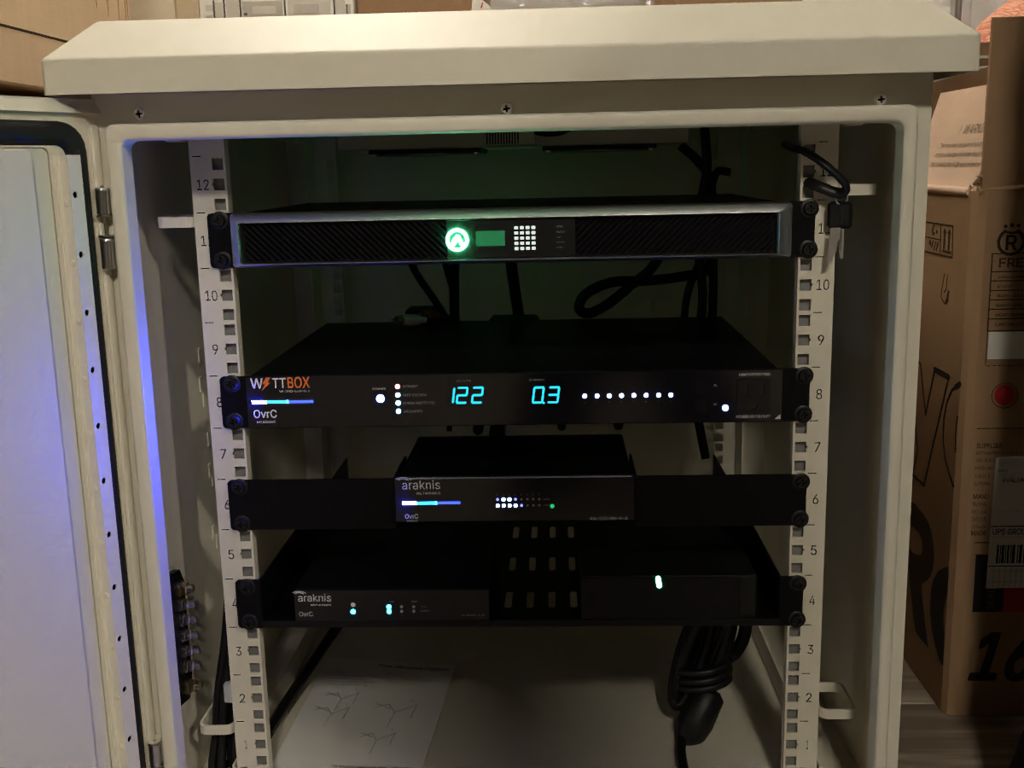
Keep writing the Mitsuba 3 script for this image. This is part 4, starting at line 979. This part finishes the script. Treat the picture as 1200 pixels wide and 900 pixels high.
put('printed_table', cat(fface(unary_union(tb)), [ftext(t, 0.4925, z, h, w, 0, b) for t, z, h, w, b in (('FREESTYLE', 0.4062, 0.0092, 0.078, True), ('ITEM NUMBER', 0.3947, 0.0022, 0.0300, True), ('COLOR NO', 0.3848, 0.0024, 0.0155, True), ('MODEL CODE', 0.3750, 0.0026, 0.0270, True), ('BARCODE', 0.3650, 0.0027, 0.0270, True), ('MEASUREMENT', 0.3550, 0.0028, 0.0330, True), ('CARTON SIZE', 0.3448, 0.0028, 0.0330, True))]), 'print_brown', bc, label='printed table headed with large letters')
put('white_label', bx(0.4868, 0.5420, KY - 0.0008, KY + 0.0001, 0.3094, 0.3384, 0.0002), 'label_white', bc, label='blank white sticker below the printed table')
put('printed_dashes', fface(unary_union([sbox(0.4868 + i * 0.0055, 0.3020, 0.4906 + i * 0.0055, 0.3027) for i in range(14)] + [sbox(0.4852, 0.3025, 0.4858, 0.3390)])), 'print_brown', bc)
rd = put('red_sticker', fface(Point(0.5075, 0.2705).buffer(0.0108, 24)), 'print_red', bc, label='round red sticker')
put('dotted_ring', fface(Point(0.5078, 0.2700).buffer(0.0138, 24).difference(Point(0.5078, 0.2700).buffer(0.0131, 24))), 'print_brown', rd)
put('printed_lines', cat(fface(unary_union([sbox(0.4811, 0.2338, 0.60, 0.2348), sbox(0.4860, 0.1058, 0.60, 0.1068)])), [ftext(t, 0.4815, z, h, w, 0, b) for t, z, h, w, b in (
    ('SUPPLIER', 0.2128, 0.0052, 0.0265, True), ('ROYALBABY CYCLE B', 0.2052, 0.0040, 0.0440, False), ('2ND BUILDING A, 18 ROAD', 0.1976, 0.0040, 0.052, False), ('HAIDIAN', 0.1885, 0.0040, 0.0170, False), ('100015 B', 0.1800, 0.0036, 0.0160, False), ('CHINA', 0.1715, 0.0038, 0.0170, False),
    ('MANU', 0.1565, 0.0050, 0.0165, True), ('ROYAL', 0.1480, 0.0042, 0.0165, False), ('NO. 14', 0.1395, 0.0042, 0.0150, False), ('INDUS', 0.1312, 0.0042, 0.0150, False), ('TIANJIN', 0.1228, 0.0038, 0.0150, False), ('MADE', 0.1150, 0.0050, 0.0160, True))]), 'print_brown', bc, label='printed supplier address lines')
put('printed_panel', cat(fface(sbox(0.4885, 0.0258, 0.5213, 0.0926))), 'print_black', bc, label='black printed block')
put('printed_panel', cat(fface(sbox(0.5213, 0.0258, 0.70, 0.0700))), 'print_red', bc, label='dark red printed block')
vt = flat_tris(text_flat('SERIES', 0.0075, 0.036, 0, False), (0.5110, KY - 0.0009, 0.0288), (0, 0, 1), (-1, 0, 0))
put('printed_word', vt, 'print_faded', bc)
put('printed_number', cat([ftext('16', 0.4890, -0.0545, 0.0550, 0.066, 0.22, True), ftext('16', 0.4900, -0.0545, 0.0550, 0.066, 0.22, True), ftext('16', 0.4880, -0.0545, 0.0550, 0.066, 0.22, True)]), 'print_black', bc, label='large black number 16')
sl = put('shipping_label', hullm([(x, yy, z) for yy in (KY - 0.0016, KY - 0.0006) for x, z in ((0.5025, 0.2010), (0.5060, 0.2025), (0.60, 0.2040), (0.60, 0.0555), (0.5012, 0.0538))]), 'label_white', bc, label='white shipping label with a barcode')
def sltext(t, x, z, h, w, b=False):
    return text_front(t, x, z, h, KY - 0.0018, w, 0, b)
def slbox(x0, x1, z0, z1):
    return ext_xz(sbox(x0, z0, x1, z1), KY - 0.0018, KY - 0.0015)
put('label_print', cat(sltext('AVALON CA', 0.5105, 0.1748, 0.0048, 0.034, True), sltext('UPS GROUND', 0.5040, 0.1158, 0.0066, 0.046, True), slbox(0.5022, 0.60, 0.1246, 0.1258), slbox(0.5015, 0.60, 0.0790, 0.0800), sltext('SHIP TO:', 0.5055, 0.1865, 0.0026, 0.011, True),
                      [slbox(x, x + w, 0.0830, 0.1040) for x, w in ((0.5098, 0.0022), (0.5132, 0.0012), (0.5152, 0.0026), (0.5190, 0.0010), (0.5210, 0.0022), (0.5245, 0.0012), (0.5265, 0.0030), (0.5318, 0.0012), (0.5340, 0.0030), (0.5385, 0.0014), (0.541, 0.003))]), 'print_black', sl)
put('label_print', cat([sltext(t, 0.5055, z, 0.0018, w) for t, z, w in (('ROYAL CYCLE INC', 0.1978, 0.020), ('DISTRIBUTION CTR', 0.1952, 0.016), ('LOT 2 UNIT 4 DOCK', 0.1926, 0.030))] + [sltext('RESIDENT', 0.5105, 0.1835, 0.002, 0.018), sltext('ISLAND', 0.5105, 0.1806, 0.002, 0.014), sltext('TRACKING NUMBER', 0.5040, 0.1118, 0.0018, 0.040)] +
                    [slbox(0.5035, 0.60, 0.0733, 0.0737), slbox(0.5030, 0.60, 0.0612, 0.0616), slbox(0.5018, 0.60, 0.1430, 0.1433)] + [slbox(0.5080 + i * 0.006, 0.5086 + i * 0.006, 0.056, 0.0775) for i in range(7)]), 'print_grey', sl)

# things behind the right box
t = carton('brown cardboard box with a light top edge behind the open bicycle box', 0.466, 0.95, 0.62, 0.92, FZ, 0.510, 'cardboard_kraft')
put('flap', hullm([(0.47, 0.600, 0.505), (0.80, 0.575, 0.505), (0.47, 0.605, 0.6000), (0.80, 0.580, 0.6850), (0.47, 0.610, 0.505), (0.80, 0.585, 0.505)]), 'cardboard_kraft', t)
put('white_liner', hullm([(0.47, 0.6125, 0.505), (0.80, 0.6125, 0.505), (0.47, 0.6145, 0.6240), (0.56, 0.6145, 0.6275), (0.80, 0.6145, 0.6500)]), 'label_white', t, label='white torn paper at its top edge')
put('flap', hullm([(0.47, 0.640, 0.505), (1.0, 0.640, 0.505), (0.47, 0.645, 0.505), (1.0, 0.645, 0.505), (0.47, 0.640, 0.664), (1.0, 0.640, 0.670), (0.47, 0.645, 0.664), (1.0, 0.645, 0.670)]), 'cardboard_kraft', t)
put('liner_edge', hullm([(0.47, 0.636, 0.6440), (1.0, 0.636, 0.6480), (0.47, 0.638, 0.6440), (1.0, 0.638, 0.6480), (0.47, 0.636, 0.6475), (1.0, 0.636, 0.6515), (0.47, 0.638, 0.6475), (1.0, 0.638, 0.6515)]), 'label_white', t, label='white strip along the rear flap')
sb = thing('salmon_cushion', 'rounded salmon coloured patterned bundle behind the open box', 'cushion')
sm_ = trimesh.creation.icosphere(4, 1.0); v = np.array(sm_.vertices)
v = v * np.array([0.135, 0.09, 0.115]) * (1 + 0.05 * (meshkit.fbm(v * 4, 3, 2) - 0.5))[:, None] + np.array([0.765, 0.80, 0.640])
put('bundle', trimesh.Trimesh(v, sm_.faces, process=False), 'salmon', sb, smooth=True)
bb = thing('black_bag', 'black thing at the right edge, its mostly unseen height added to block light', 'bag')
bgm = bx(0.0, 0.42, 0.0, 0.65, 0.0, 1.05, 0.03)  # only the foot shows; tall rest added to block lamp light
for _ in range(5):
    bgm = bgm.subdivide()
v = np.array(bgm.vertices)
v = v + (meshkit.fbm(v * 9, 3, 4) - 0.5)[:, None] * 0.02
v[:, 0] += 0.485 - 0.050 * np.exp(-v[:, 2] / 0.09)
v = v + np.array([0.0, -0.54, FZ + 0.006])
put('cloth', trimesh.Trimesh(v, bgm.faces, process=False), 'velvet_dark', bb, smooth=60)

# added photographer, unseen behind the camera, placed to shade the cabinet floor
def body_hull(chain):
    out = m3.Manifold()
    for a, b in chain:
        out = out + m3.Manifold.batch_hull([m3.Manifold.sphere(r, 20).translate([float(q) for q in p]) for p, r in (a, b)])
    return out
pe = thing('person', 'person in dark clothes, unseen, added kneeling to shade the cabinet floor', 'person')
GX, GY = 0.17, -1.33
J = {'hip': ((GX, GY - 0.12, 0.22), 0.150), 'waist': ((GX, GY - 0.08, 0.46), 0.130), 'chest': ((GX, GY, 0.72), 0.145), 'neck': ((GX, GY + 0.04, 0.94), 0.060), 'head': ((GX - 0.01, GY + 0.08, 1.09), 0.088), 'chin': ((GX - 0.01, GY + 0.14, 1.01), 0.055), 'crown': ((GX - 0.01, GY + 0.06, 1.13), 0.085)}
ch = [(J['hip'], J['waist']), (J['waist'], J['chest']), (J['chest'], J['neck']), (J['neck'], J['head']), (J['head'], J['chin']), (J['head'], J['crown'])]
for sd_ in (-1, 1):
    sh_ = ((GX + sd_ * 0.175, GY + 0.01, 0.83), 0.060); el = ((GX + sd_ * 0.235, GY + 0.14, 0.53), 0.045); wr = ((0.036 + sd_ * 0.085, -1.00, 0.53), 0.030)
    hp = ((GX + sd_ * 0.10, GY - 0.12, 0.18), 0.105); kn = ((GX + sd_ * 0.17, GY + 0.20, -0.02), 0.068); an = ((GX + sd_ * 0.15, GY - 0.26, -0.045), 0.048); to = ((GX + sd_ * 0.15, GY - 0.42, -0.06), 0.032)
    ch += [(J['chest'], sh_), (sh_, el), (el, wr), (J['waist'], el), (hp, J['hip']), (hp, kn), (kn, an), (an, to)]
bmesh_ = body_hull(ch).refine_to_length(0.03).to_mesh()
pm3 = trimesh.Trimesh(bmesh_.vert_properties[:, :3], bmesh_.tri_verts, process=False)
trimesh.smoothing.filter_taubin(pm3, iterations=6)
put('figure', pm3, 'dark_cloth', pe, smooth=60)
put('hair', lathe([(0.02, 0.100), (0.06, 0.085), (0.092, 0.045), (0.098, 0.0), (0.094, -0.04)], (GX - 0.01, GY + 0.055, 1.11), (0, -0.35, 0.93), 20), 'hair', pe, smooth=60)
for sd_ in (-1, 1):
    w0 = np.array([0.036 + sd_ * 0.085, -0.995, 0.53])
    hh = [((w0[0], w0[1], w0[2]), 0.026), ((w0[0] - sd_ * 0.006, w0[1] + 0.07, w0[2]), 0.022)]
    fingers = []
    for q in range(4):
        b = (w0[0] - sd_ * 0.004, w0[1] + 0.075, w0[2] + 0.030 - q * 0.019)
        mid = (b[0] - sd_ * 0.004, b[1] + 0.022, b[2]); tip = (b[0] - sd_ * 0.026, b[1] + 0.024, b[2])
        fingers += [((b, 0.009), (mid, 0.0085)), ((mid, 0.0085), (tip, 0.007))]
    th_ = ((w0[0] - sd_ * 0.010, w0[1] + 0.03, w0[2] - 0.02), 0.011); t2 = ((w0[0] - sd_ * 0.040, w0[1] + 0.055, w0[2] - 0.015), 0.009)
    hm = body_hull([(hh[0], hh[1]), (hh[0], th_), (th_, t2)] + [((hh[1][0], 0.020), (f[0][0], 0.011)) for f in fingers[::2]] + fingers).refine_to_length(0.008).to_mesh()
    put('hand', trimesh.Trimesh(hm.vert_properties[:, :3], hm.tri_verts, process=False), 'skin', pe, smooth=60)
ph_ = thing('phone', 'unseen added black phone held up by the person in front of the cabinet', 'phone')
put('case', bx(-0.040, 0.113, -0.912, -0.903, 0.487, 0.563, 0.003), 'black_plastic', ph_)
